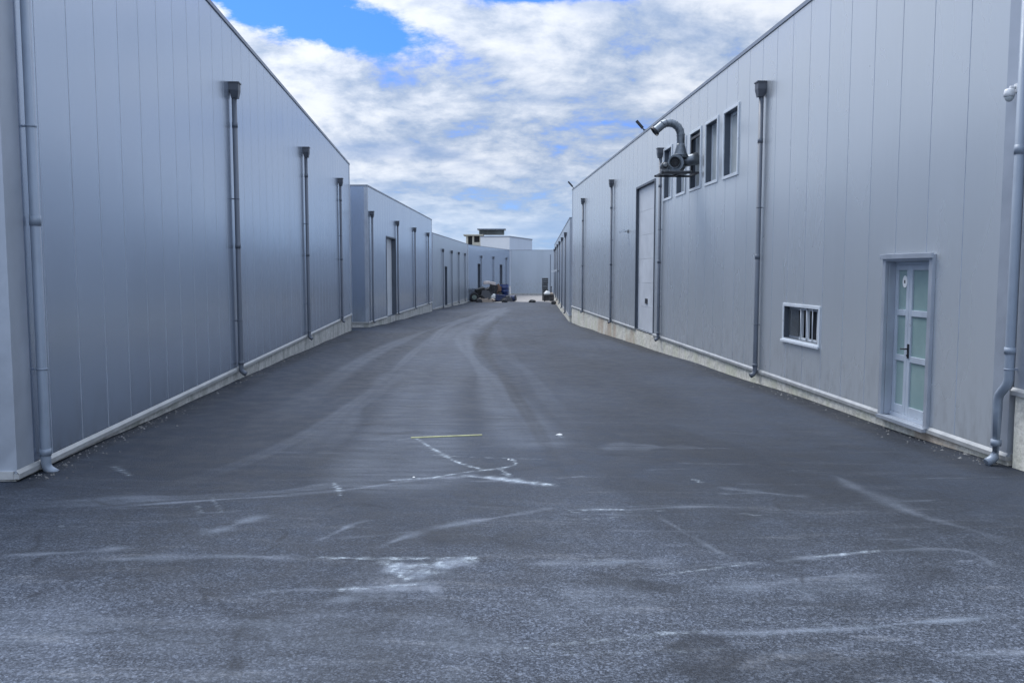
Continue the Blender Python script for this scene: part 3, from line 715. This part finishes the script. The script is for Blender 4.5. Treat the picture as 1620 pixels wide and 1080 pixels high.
# ---------------------------------------------------------------- small fittings
cam = empty('security_camera', (xr(9.55), 9.52, 3.66)); cam.rotation_euler = (0, 0, math.pi); cam.scale = (.66, .66, .8)
tag(cam, 'small white dome security camera beside the top of the jogged downpipe', 'security camera')
mb = MB(); mb.box(.008, .05, -.05, .05, -.02, .10); mb.tube([(.04, 0, .05), (.13, 0, .05), (.145, 0, .02)], .022, 12); mb.build('bracket', M['white_plastic'], cam)
mb = MB(); mb.tube([(.145, 0, .03), (.145, 0, .02), (.145, 0, -.03), (.145, 0, -.075)], [.05, .078, .085, .085], 24); mb.build('housing', M['white_plastic'], cam)
mb = MB(); mb.tube([(.145, 0, -.075)] + [(.145, 0, -.075-.07*math.sin(a)) for a in (.3, .6, .9, 1.2, 1.5)], [.072] + [.072*math.cos(a)+.001 for a in (.3, .6, .9, 1.2, 1.5)], 24); mb.build('dome', M['glass'], cam)

lam = empty('wall_lamp', (xr(32.6), 32.6, 3.2)); lam.rotation_euler = (0, 0, math.pi)
tag(lam, 'tiny pale wall lamp between the tall loading door and second downpipe', 'wall lamp')
mb = MB(); mb.box(.008, .03, -.06, .06, -.06, .06); mb.box(.03, .16, -.02, .02, -.01, .02); mb.build('bracket', M['galv_dark'], lam)
mb = MB(); mb.boxm(Matrix.Translation((.24, 0, .0)) @ Matrix.Rotation(R(20), 4, 'Y'), .18, .24, .07); mb.build('housing', M['frame_white'], lam)
lam = empty('wall_lamp', (4.40, 80.7, 1.70)); lam.rotation_euler = (0, 0, math.pi)
tag(lam, 'white lamp sticking out from the grazing far right warehouse wall', 'wall lamp')
mb = MB(); mb.box(.008, .06, -.1, .1, -.06, .08); mb.box(.06, .22, -.03, .03, -.01, .04); mb.build('bracket', M['galv_dark'], lam)
mb = MB(); mb.boxm(Matrix.Translation((.42, 0, .02)) @ Matrix.Rotation(R(15), 4, 'Y'), .5, .4, .16); mb.build('housing', M['white_plastic'], lam)

def roof_light(x, y, z, s, label):
    o = empty('roof_floodlight', (x, y, z)); tag(o, label, 'floodlight', 'floodlights on the parapet edge')
    mb = MB(); mb.tube([(.05, 0, 0), (-.05, 0, .12*s), (-.1*s, 0, .2*s)], .025*s, 8); mb.box(.0, .12, -.06, .06, 0, .03); mb.build('arm', M['black_metal'], o)
    mb = MB(); mb.boxm(Matrix.Translation((-.16*s, 0, .25*s)) @ Matrix.Rotation(R(48), 4, 'Y'), .42*s, .2*s, .085*s); mb.build('lamp_head', M['black_metal'], o)
roof_light(xr(29.9)-.02, 29.9, 6.53, .8, 'small dark floodlight on the parapet just beyond the curved duct')
roof_light(xr(50.4)+.0, 50.3, 6.53, .9, 'small dark floodlight on the far corner of the right parapet')

# ---------------------------------------------------------------- yellow line and scraps on the asphalt
def gzw(x, y):
    z = gz(x, y)
    w = sum(am*math.sin(fx*x+ph)*math.sin(fy*y+ph*1.7) for fx, fy, ph, am in ((1.1, .7, .3, .012), (.43, .9, 1.9, .014), (2.3, 1.7, 4., .004)))
    return z + w*min(1, max(0, (y-2)/4))*min(1, max(0, 1-(y-100)/30))

a = Vector((-1.29, 10.76)); b = Vector((-.39, 10.97)); n = 18; d = (b-a).normalized(); nn = Vector((-d.y, d.x)); rr = random.Random(4)
mb = MB()
for k in range(n+1):
    p = a + (b-a)*k/n; w = .019*(1+rr.uniform(-.12, .12))
    for s, h in ((-1, -.01), (1, -.01), (1, .011), (-1, .011)):
        q = p + nn*w*s; mb.v.append((q.x, q.y, gzw(q.x, q.y)+h))
for k in range(n):
    for j in range(4): mb.f.append((4*k+j, 4*k+(j+1) % 4, 4*k+4+(j+1) % 4, 4*k+4+j)); mb.smooth.append(False)
mb.f += [(3, 2, 1, 0), (4*n, 4*n+1, 4*n+2, 4*n+3)]; mb.smooth += [False, False]
tag(mb.build('strip', M['yellow']), 'thin straight pale yellow strip lying on the dark asphalt', 'strip')

def lump(name, loc, size, mat, seed, label=None, cat=None, group=None, sub=2, rough=.25, freq=1.6, flat=True, parent=None):
    """an irregular lump resting on its flattened underside"""
    bm = bmesh.new(); bmesh.ops.create_icosphere(bm, subdivisions=sub, radius=1)
    off = Vector((seed*7.3, seed*3.1, seed*1.7))
    for v in bm.verts:
        k = 1 + rough*mnoise.noise(v.co*freq+off) + rough*.5*mnoise.noise(v.co*freq*2.7+off)
        v.co = v.co*k
        v.co = Vector((v.co.x*size[0]/2, v.co.y*size[1]/2, v.co.z*size[2]/2))
    zmin = -size[2]*.32
    for v in bm.verts: v.co.z = max(v.co.z, zmin) - zmin
    me = bpy.data.meshes.new(name); bm.to_mesh(me); bm.free(); me.materials.append(mat)
    if sub > 2:
        me.polygons.foreach_set('use_smooth', [True]*len(me.polygons))
    o = bpy.data.objects.new(name, me); COL.objects.link(o); o.location = loc
    if parent: o.parent = parent
    if label: tag(o, label, cat, group)
    return o
lump('scrap', (.62, 11.0, gzw(.62, 11.0)-.01), (.085, .06, .04), M['sack'], 3, 'small crumpled white scrap alone on the asphalt right of the yellow strip', 'scrap')
lump('pebble', (-1.0, 8.55, gzw(-1.0, 8.55)-.008), (.028, .03, .02), M['sack'], 5, 'white pebble at the left end of the pale paint scuffs', 'pebble')
lump('pebble', (-.04, 9.48, gzw(-.04, 9.48)-.008), (.03, .03, .02), M['sack'], 6, 'white pebble at the hooked end of the paint trail', 'pebble')

# loose grit swept against both plinths and scattered over the yard
def grit():
    rg = random.Random(11); mb = MB()
    def stone(x, y, s):
        z = gzw(x, y); i = len(mb.v); a0 = rg.uniform(0, 6.28)
        ring = []
        for k in range(5):
            a = a0+k*1.2566; r = s*rg.uniform(.6, 1.1); mb.v.append((x+r*math.cos(a), y+r*math.sin(a), z-.004))
        mb.v.append((x+rg.uniform(-.3, .3)*s, y+rg.uniform(-.3, .3)*s, z+s*rg.uniform(.5, 1.0)))
        for k in range(5): mb.f.append((i+k, i+(k+1) % 5, i+5)); mb.smooth.append(False)
    for k in range(1500):
        t = rg.random()**1.5
        if k % 2: y = 8.2+t*30; x = -4.76-(y-8.1)*.0824 + abs(rg.gauss(0, .16))+.03
        else: y = 9.5+t*40; x = 6.0-.0487*y - abs(rg.gauss(0, .16))-.03
        stone(x, y, rg.uniform(.004, .016)*(1+rg.random()**4*1.5))
    for k in range(700):
        y = 4+rg.random()**1.6*16; stone(rg.uniform(-4.2, 4.2), y, rg.uniform(.003, .009))
    o = mb.build('grit', M['grit']); tag(o, 'loose grit lying on the asphalt and along the plinths', 'grit', kind='stuff')
grit()

# ---------------------------------------------------------------- rubbish heap at the end of the lane
def G(x, y): return gz(x, y)
HEAP = 'rubbish dumped at the end of the lane'
def place(o, x, y, dz=0, rz=0):
    if x < 1: x, y = x*.97-.5, y-4.6        # the heap stands before the corner of the angled warehouse
    else: y -= 3.0; x -= .1
    o.location = (x, y, G(x, y)+dz); o.rotation_euler = (0, 0, rz); return o

def tyre(x, y, dz, rad, wid, label, lean=0, rz=0, hub=True):
    root = empty('tyre', (0, 0, 0)); place(root, x, y, dz, rz); root.rotation_euler = (lean, 0, rz)
    tag(root, label, 'tyre', HEAP)
    prof = [(rad*.55, -wid*.4), (rad*.72, -wid*.5), (rad*.93, -wid*.46), (rad, -wid*.3), (rad, wid*.3), (rad*.93, wid*.46), (rad*.72, wid*.5), (rad*.55, wid*.4)]
    mb = MB(); n = 28; m = len(prof)
    for i in range(n):
        a = 2*math.pi*i/n
        for r, t in prof: mb.v.append((r*math.cos(a), t, rad + r*math.sin(a)))
    for i in range(n):
        for j in range(m):
            mb.f.append((i*m+j, ((i+1) % n)*m+j, ((i+1) % n)*m+(j+1) % m, i*m+(j+1) % m)); mb.smooth.append(True)
    mb.build('tread', M['rubber'], root)
    if hub:
        mb = MB(); mb.tube([(0, -wid*.30, rad), (0, -wid*.34, rad)], [rad*.56, rad*.50], 20); mb.tube([(0, -wid*.36, rad), (0, -wid*.45, rad)], rad*.16, 12); mb.build('hub', M['hub'], root)
    return root
tyre(-4.22, 108.9, 0, .56, .42, 'big upright tyre with dull hub at the left end of the rubbish heap', R(-6), R(8))
tyre(-3.35, 108.5, 0, .42, .34, 'smaller black tyre leaning beside the biggest one in the rubbish heap', R(-14), R(-20), False)

def sheet(name, w, d, h, mat, seed, label, x, y, dz, rz, cat):
    """lumpy heap under a draped sheet"""
    n = 26; mb = MB(); off = Vector((seed, seed*2.3, 0))
    for i in range(n+1):
        for j in range(n+1):
            u, v = i/n*2-1, j/n*2-1
            e = max(abs(u), abs(v)); fall = min(1, max(0, (1-e)/.28)); fall = fall*fall*(3-2*fall)
            k = .72+.45*mnoise.noise(Vector((u*1.3, v*1.3, 0))+off)+.16*mnoise.noise(Vector((u*4, v*4, 2))+off)
            mb.v.append((u*w/2+.12*mnoise.noise(Vector((u*3, v*3, 5))+off), v*d/2, max(0, h*k*fall)))
    for i in range(n):
        for j in range(n):
            q = i*(n+1)+j; mb.f.append((q, q+n+1, q+n+2, q+1)); mb.smooth.append(False)
    o = mb.build(name, M[mat]); place(o, x, y, dz, rz); tag(o, label, cat, HEAP); return o
sheet('rubbish_heap', 4.6, 3.0, 1.9, 'tarp_black', 2.2, 'dark lumpy heap under black sheeting in the middle of the rubbish', -2.7, 111.2, -.05, .1, 'heap')
sheet('rubbish_heap', 3.0, 2.2, .8, 'scrap', 6.4, 'low dark heap of scrap at the foot of the blue drum', -.75, 109.9, -.05, -.2, 'heap')
# pallets leaning on the heap
def pallet(label, x, y, dz, rot, mat):
    root = empty('pallet'); place(root, x, y, dz); root.rotation_euler = rot; tag(root, label, 'pallet', HEAP)
    mb = MB()
    for k in range(6): mb.box(-.6, .6, -.5+k*.18, -.5+k*.18+.11, .10, .125)
    mb.build('deck', M[mat], root)
    mb = MB()
    for x0 in (-.6, -.05, .5): mb.box(x0, x0+.1, -.5, .51, 0, .099)
    mb.build('bearer', M[mat], root)
pallet('brown wooden pallet standing against the right end of the dark heap', -1.55, 110.2, 1.15, (R(70), R(12), R(15)), 'brown')
pallet('dark weathered pallet lying on top of the black sheeting', -3.2, 110.9, 1.35, (R(8), R(-12), R(25)), 'scrap')
def mattress(x, y, dz):
    bm = bmesh.new(); bmesh.ops.create_cube(bm, size=1)
    bmesh.ops.subdivide_edges(bm, edges=bm.edges, cuts=6, use_grid_fill=True)
    for v in bm.verts:
        v.co = Vector((v.co.x*1.5, v.co.y*1.0, v.co.z*.34 - .30*v.co.x**2*1.3 + .05*mnoise.noise(v.co*4)))
    me = bpy.data.meshes.new('foam_mattress'); bm.to_mesh(me); bm.free(); me.materials.append(M['tarp_pale']); me.polygons.foreach_set('use_smooth', [True]*len(me.polygons))
    o = bpy.data.objects.new('foam_mattress', me); COL.objects.link(o); place(o, x, y, dz, .1); o.rotation_euler.y = R(6)
    tag(o, 'pale pinkish foam slab flopped over the top of the dark heap', 'foam slab', HEAP)
mattress(-2.35, 110.6, 2.30)
sheet_box = None
def drum(x, y, dz, r, h, mat, label, rot=(0, 0, 0)):
    root = empty('drum'); place(root, x, y, dz); root.rotation_euler = rot; tag(root, label, 'drum', HEAP)
    mb = MB(); mb.tube([(0, 0, 0), (0, 0, .03), (0, 0, h*.33), (0, 0, h*.35), (0, 0, h*.37), (0, 0, h*.66), (0, 0, h*.68), (0, 0, h*.70), (0, 0, h-.05), (0, 0, h)], [r*.95, r, r, r*1.05, r, r, r*1.05, r, r, r*.94], 22); mb.build('body', M[mat], root)
    mb = MB(); mb.tube([(0, 0, h), (0, 0, h+.03)], r*.97, 22); mb.tube([(r*.5, 0, h+.03), (r*.5, 0, h+.06)], .05, 10); mb.build('lid', M['black_metal'], root)
drum(-.45, 110.9, .75, .52, 1.35, 'blue', 'blue plastic drum standing at the right end of the rubbish heap')
drum(.0, 110.2, .30, .36, 1.0, 'navy', 'dark blue drum tipped on its side beside the standing blue drum', (R(82), 0, R(70)))
lump('sack', (-2.2, 104.7, G(-2.2, 104.7)+.25), (.75, .6, .85), M['sack'], 2.5, 'bright white sack slumped at the front of the rubbish heap', 'sack', HEAP, 3, .3)
lump('sack', (-2.44, 104.3, G(-2.4, 104.3)-.02), (.5, .5, .55), M['card'], 4.5, 'small tan sack below the bright white sack', 'sack', HEAP, 3, .3)
def cabinet(x, y, dz, s, rot, label, mat):
    root = empty('cabinet'); place(root, x, y, dz); root.rotation_euler = rot; tag(root, label, 'cabinet', HEAP)
    mb = MB(); mb.box(-s[0]/2, s[0]/2, -s[1]/2, s[1]/2, 0, s[2]); mb.build('body', M[mat], root, .01)
    d = MB().box(-s[0]/2+.03, s[0]/2-.03, -s[1]/2-.03, -s[1]/2-.002, .04, s[2]-.04).build('door', M[mat], root)
    MB().box(s[0]/2-.12, s[0]/2-.08, -s[1]/2-.06, -s[1]/2-.031, s[2]*.45, s[2]*.6).build('handle', M['galv_dark'], d)
cabinet(-3.35, 109.9, .35, (1.1, .7, 1.35), (R(8), R(-14), R(20)), 'black metal cabinet tilted against the left slope of the dark heap', 'tarp_black')
cabinet(-2.0, 109.7, .75, (.9, .6, 1.3), (R(-6), R(9), R(-18)), 'dark metal cabinet standing crooked in the middle of the heap', 'scrap')
cabinet(-1.0, 109.3, .1, (1.3, .6, .75), (R(4), R(6), R(10)), 'long low dark cabinet lying at the foot of the blue drum', 'navy')
def board(x, y, dz, s, rot, label, mat):
    mb = MB(); mb.boxm(Matrix(), *s); o = mb.build('board', M[mat]); place(o, x, y, dz); o.rotation_euler = rot; tag(o, label, 'board', HEAP)
board(-2.75, 109.2, .75, (1.2, .05, 1.5), (R(-28), R(10), R(8)), 'black board leaning on the front of the dark heap', 'black_metal')
board(-1.35, 110.3, 1.6, (.8, .05, 1.0), (R(-20), R(-25), R(-12)), 'reddish brown board leaning near the blue drum', 'brown')
def carton(x, y, dz, s, rz, label, mat='card'):
    root = empty('carton'); place(root, x, y, dz, rz); tag(root, label, 'carton', HEAP)
    mb = MB(); mb.frustum(0, 0, 0, s[2], s[0]/2, s[1]/2, s[0]/2*1.03, s[1]/2*.98); mb.build('box', M[mat], root)
    mb = MB(); mb.boxm(Matrix.Translation((-s[0]*.62, 0, s[2]*1.02)) @ Matrix.Rotation(R(-25), 4, 'Y'), s[0]*.45, s[1]*.96, .02); mb.boxm(Matrix.Translation((s[0]*.64, 0, s[2]*.95)) @ Matrix.Rotation(R(35), 4, 'Y'), s[0]*.45, s[1]*.96, .02); mb.build('flap', M[mat], root)
carton(-3.0, 107.9, -.02, (.95, .7, .42), .2, 'flattened tan carton in front of the tyres')
carton(-2.2, 107.9, -.02, (.7, .6, .34), -.3, 'low tan carton in front of the black heap')
carton(-1.25, 110.6, 1.25, (.65, .6, .55), .4, 'brown carton wedged high between the heap and blue drum', 'brown')
def plank(x, y, dz, L, rot, label):
    mb = MB(); mb.boxm(Matrix(), L, .16, .04); o = mb.build('plank', M['wood']); place(o, x, y, dz); o.rotation_euler = rot; tag(o, label, 'plank', HEAP)
plank(-4.3, 110.6, 1.05, 2.4, (0, R(-24), R(-8)), 'long weathered plank resting across the left slope of the heap')
plank(-3.1, 108.1, .06, 1.5, (0, R(2), R(12)), 'short plank on the ground before the rubbish heap')

STN = 'dark stones across the end of the asphalt'
for i, (x, y, s, lb) in enumerate(((-3.9, 101.8, (.78, .5, .62), 'dark stone on the gravel edge below the cartons'), (-.85, 101.8, (.72, .5, .6), 'dark stone on the gravel edge below the blue drums'),
        (2.42, 101.8, (.82, .5, .5), 'flat dark stone alone in the middle of the gravel edge'), (4.55, 93.5, (.55, .5, .62), 'dark stone at the foot of the far right warehouse wall'))):
    lump('stone', (x, y, G(x, y)-.05), s, M['stone'], 10+i*3.3, lb, 'stone', STN, 2, .35)

# right side: waste bin with pale sacks, stack of black crates behind it
SB = 'things dumped by the right wall at the lane end'
bx = empty('waste_bin'); place(bx, 4.62, 109.0, .0, .05); tag(bx, 'low dark open waste bin by the right wall at the lane end', 'waste bin', SB)
mb = MB(); t = .05; w0, d0, h0 = .66, .5, .62
mb.frustum(0, 0, .12, .16, w0*.92, d0*.92, w0*.92, d0*.92)
for sx in (-1, 1): mb.box(sx*w0-(t if sx > 0 else 0), sx*w0+(t if sx < 0 else 0), -d0, d0, .161, h0+.16)
mb.box(-w0+t+.001, w0-t-.001, -d0, -d0+t, .161, h0+.16); mb.box(-w0+t+.001, w0-t-.001, d0-t, d0, .161, h0+.16); mb.build('tub', M['scrap'], bx)
mb = MB(); mb.box(-w0-.03, w0+.03, -d0-.03, -d0+.01, h0+.161, h0+.22); mb.box(-w0-.03, w0+.03, d0-.01, d0+.03, h0+.161, h0+.22); mb.build('rim', M['black_metal'], bx)
for sx in (-.5, .5):
    mb = MB(); mb.tube([(sx, -d0+.05, .09), (sx, -d0+.13, .09)], .09, 14); mb.build('wheel', M['rubber'], bx)
lump('sack', (4.35, 106.0, G(4.35, 106)+.62), (.8, .7, .8), M['sack'], 7.7, 'pale grey sack heaped at the left inside the low dark bin', 'sack', SB, 3, .3)
lump('sack', (4.85, 106.1, G(4.85, 106.1)+.6), (.65, .6, .6), M['card'], 9.1, 'pale tan sack heaped at the right inside the low dark bin', 'sack', SB, 3, .3)
mb = MB(); mb.tube([(0, 0, 0), (0, 0, 1.75)], .06, 10); mb.tube([(0, 0, 1.75), (0, 0, 1.85)], [.11, .04], 10); mb.tube([(0, 0, 0), (0, 0, .08)], .16, 12)
o = mb.build('bollard', M['black_metal']); place(o, 5.02, 110.2, 0); tag(o, 'thin dark post standing just behind the low waste bin', 'bollard', SB)
for k, lb in enumerate(('bottom black crate of the tall stack behind the waste bin', 'second black crate up in the tall stack behind the bin', 'third black crate up in the tall stack behind the bin', 'topmost black crate of the tall stack behind the waste bin')):
    root = empty('crate'); place(root, 4.32+.02*(k % 2), 112.6, .0 + k*.72, .04*k); tag(root, lb, 'crate', 'black crates stacked by the right wall')
    mb = MB(); w, d, h = .34, .34, .64
    mb.box(-w, w, -d, d, 0, .04)
    for zz in (.041, .25, .46): 
        mb.box(-w, w, -d, -d+.03, zz, zz+.16); mb.box(-w, w, d-.03, d, zz, zz+.16); mb.box(-w, -w+.03, -d+.031, d-.031, zz, zz+.16); mb.box(w-.03, w, -d+.031, d-.031, zz, zz+.16)
    for sx in (-1, 1):
        for sy in (-1, 1): mb.box(sx*w-(.06 if sx > 0 else -.031), sx*w-(.031 if sx > 0 else -.06), sy*d-(.06 if sy > 0 else -.031), sy*d-(.031 if sy > 0 else -.06), .041, h)
    mb.build('slatted_box', M['tarp_black'], root)
    mb = MB(); mb.box(-w-.02, w+.02, -d-.02, d+.02, h, h+.05); mb.build('rim', M['scrap'], root)

# ---------------------------------------------------------------- sky and light
SUN_EL, SUN_AZ = R(58), R(-30)     # azimuth clockwise from +Y: high ahead of the camera, a little to the left
def sun_dir(): return Vector((math.sin(SUN_AZ)*math.cos(SUN_EL), math.cos(SUN_AZ)*math.cos(SUN_EL), math.sin(SUN_EL)))
ld = bpy.data.lights.new('sun', 'SUN'); ld.energy = SUN_E; ld.angle = R(38); ld.color = (1.0, .97, .93)
lo = bpy.data.objects.new('sun', ld); COL.objects.link(lo); lo.rotation_euler = (-sun_dir()).to_track_quat('-Z', 'Y').to_euler(); lo.location = (0, -20, 40)

w = bpy.data.worlds.new('World'); scene.world = w; w.use_nodes = True
nt = w.node_tree; nt.nodes.clear(); g = NG(nt)
out = g.n('ShaderNodeOutputWorld'); bg = g.n('ShaderNodeBackground'); g.l(bg.outputs[0], out.inputs[0])
STR = .10; bg.inputs[1].default_value = STR
sky = g.n('ShaderNodeTexSky', sky_type='NISHITA'); sky.sun_disc = False; sky.sun_elevation = SUN_EL; sky.sun_rotation = SUN_AZ; sky.air_density = 1.0; sky.dust_density = .6; sky.ozone_density = 2.0
dirv = g.n('ShaderNodeTexCoord').outputs['Generated']
sp = g.n('ShaderNodeSeparateXYZ'); g.l(dirv, sp.inputs[0]); dx, dy, dz = sp.outputs
zc = g.math('MAXIMUM', dz, .0)
den = g.math('ADD', zc, .30)
cmb = g.n('ShaderNodeCombineXYZ'); g.l(g.math('DIVIDE', dx, den), cmb.inputs[0]); g.l(g.math('DIVIDE', dy, den), cmb.inputs[1]); cmb.inputs[2].default_value = 3.7
P = cmb.outputs[0]
# warp the cloud layer a little
wn = g.n('ShaderNodeTexNoise'); g.l(P, wn.inputs['Vector']); wn.inputs['Scale'].default_value = 1.6; wn.inputs['Detail'].default_value = 3
off = g.n('ShaderNodeVectorMath', operation='MULTIPLY_ADD'); g.l(wn.outputs['Color'], off.inputs[0]); off.inputs[1].default_value = (.16, .16, 0); g.l(P, off.inputs[2])
PW = off.outputs[0]
big = g.noise(g.mapping(PW, (.85, 1.0, 1), (2.3, 1.1, 0)), 1.5, 5, .55)
puff = g.noise(g.mapping(PW, (1.0, 1.1, 1)), 4.3, 9, .60)
fine = g.noise(g.mapping(PW, (1.0, 1.0, 1), (5, 2, 0)), 13.0, 8, .64)
# the two blue openings (azimuth / elevation ellipses with ragged borders)
hor = g.math('SQRT', g.math('ADD', g.math('MULTIPLY', dx, dx), g.math('ADD', g.math('MULTIPLY', dy, dy), 1e-5)))
el = g.math('DIVIDE', dz, hor); az = g.n('ShaderNodeMath', operation='ARCTAN2'); g.l(dx, az.inputs[0]); g.l(dy, az.inputs[1]); az = az.outputs[0]
def gap(a0, e0, wa, we, tilt):
    a = g.math('SUBTRACT', az, a0); e = g.math('SUBTRACT', g.math('SUBTRACT', el, e0), g.math('MULTIPLY', a, tilt))
    q = g.math('ADD', g.math('POWER', g.math('DIVIDE', a, wa), 2.0), g.math('POWER', g.math('DIVIDE', e, we), 2.0))
    return g.math('EXPONENT', g.math('MULTIPLY', q, -1.0))
gaps = g.math('ADD', gap(-.235, .285, .125, .030, -.15), g.math('ADD', gap(.045, .338, .11, .022, .0), g.math('ADD', gap(-.02, .16, .11, .035, .1), g.math('MULTIPLY', gap(.11, .10, .05, .035, .2), .9))))
gap_hi = g.math('ADD', gap(-.235, .285, .125, .030, -.15), g.math('MULTIPLY', gap(.045, .330, .10, .022, .0), 1.5))
dens = g.math('ADD', g.math('MULTIPLY', big, .55), g.math('ADD', g.math('MULTIPLY', puff, .55), g.math('MULTIPLY', fine, .22)))
dens = g.math('SUBTRACT', g.math('ADD', dens, .10), g.math('MULTIPLY', gap_hi, g.math('ADD', .10, g.math('MULTIPLY', g.math('SUBTRACT', 1.2, fine), .66))))
cover = g.ramp(dens, .53, .70)
shade = g.ramp(g.math('ADD', g.math('MULTIPLY', puff, .6), g.math('ADD', g.math('MULTIPLY', fine, .28), g.math('MULTIPLY', big, .42))), .52, .78)
k = 1/STR
def kc(c): return (c[0]*k, c[1]*k, c[2]*k, 1)
cloud = g.mix(shade, kc(CL_SH), kc(CL_LT))
# thin blue grey veils inside the layer
veil = g.ramp(g.noise(g.mapping(PW, (.7, 1.4, 1), (9, 4, 0)), 2.6, 5, .5), .46, .66)
cloud = g.mix(g.math('MULTIPLY', veil, .75), cloud, kc(CL_VEIL))
blue = g.mix(1.0, sky.outputs[0], SKY_TINT, 'MULTIPLY')
col = g.mix(cover, blue, cloud)
hz = g.ramp(el, .02, .14, 1, 0)
col = g.mix(g.math('MULTIPLY', hz, .55), col, kc(CL_HZ))
# added fill: cloud brightened round the veiled sun, overhead and behind the camera
sd = sun_dir(); dt = g.n('ShaderNodeVectorMath', operation='DOT_PRODUCT'); g.l(dirv, dt.inputs[0]); dt.inputs[1].default_value = sd
glow = g.math('ADD', 1.0, g.math('ADD', g.math('MULTIPLY', g.math('POWER', g.ramp(dt.outputs['Value'], -.1, 1.0, 0, 1, False), 2.0), GLOW), g.math('ADD', g.ramp(dz, .32, .9, 0, 1.1), g.ramp(dy, .0, -.8, 0, .9))))
col = g.mix(1.0, col, glow, 'MULTIPLY')
below = g.ramp(dz, -.06, .0, 1, 0)
col = g.mix(below, col, kc((.16, .17, .19)))
g.l(col, bg.inputs[0])
w.cycles.sampling_method = 'MANUAL'; w.cycles.sample_map_resolution = 1024

# ---------------------------------------------------------------- camera
cd = bpy.data.cameras.new('camera'); cd.sensor_width = 36; cd.sensor_fit = 'HORIZONTAL'; cd.lens = 1350/1620*36; cd.clip_end = 5000; cd.clip_start = .05
co = bpy.data.objects.new('camera', cd); COL.objects.link(co); co.location = (0, 0, 1.7)
co.rotation_euler = (math.pi/2 - math.atan(111/1350), 0, 0)
scene.camera = co
vs = scene.view_settings; vs.view_transform = 'Standard'; vs.look = 'None'; vs.exposure = EXPOSURE; vs.gamma = 1; vs.use_curve_mapping = False
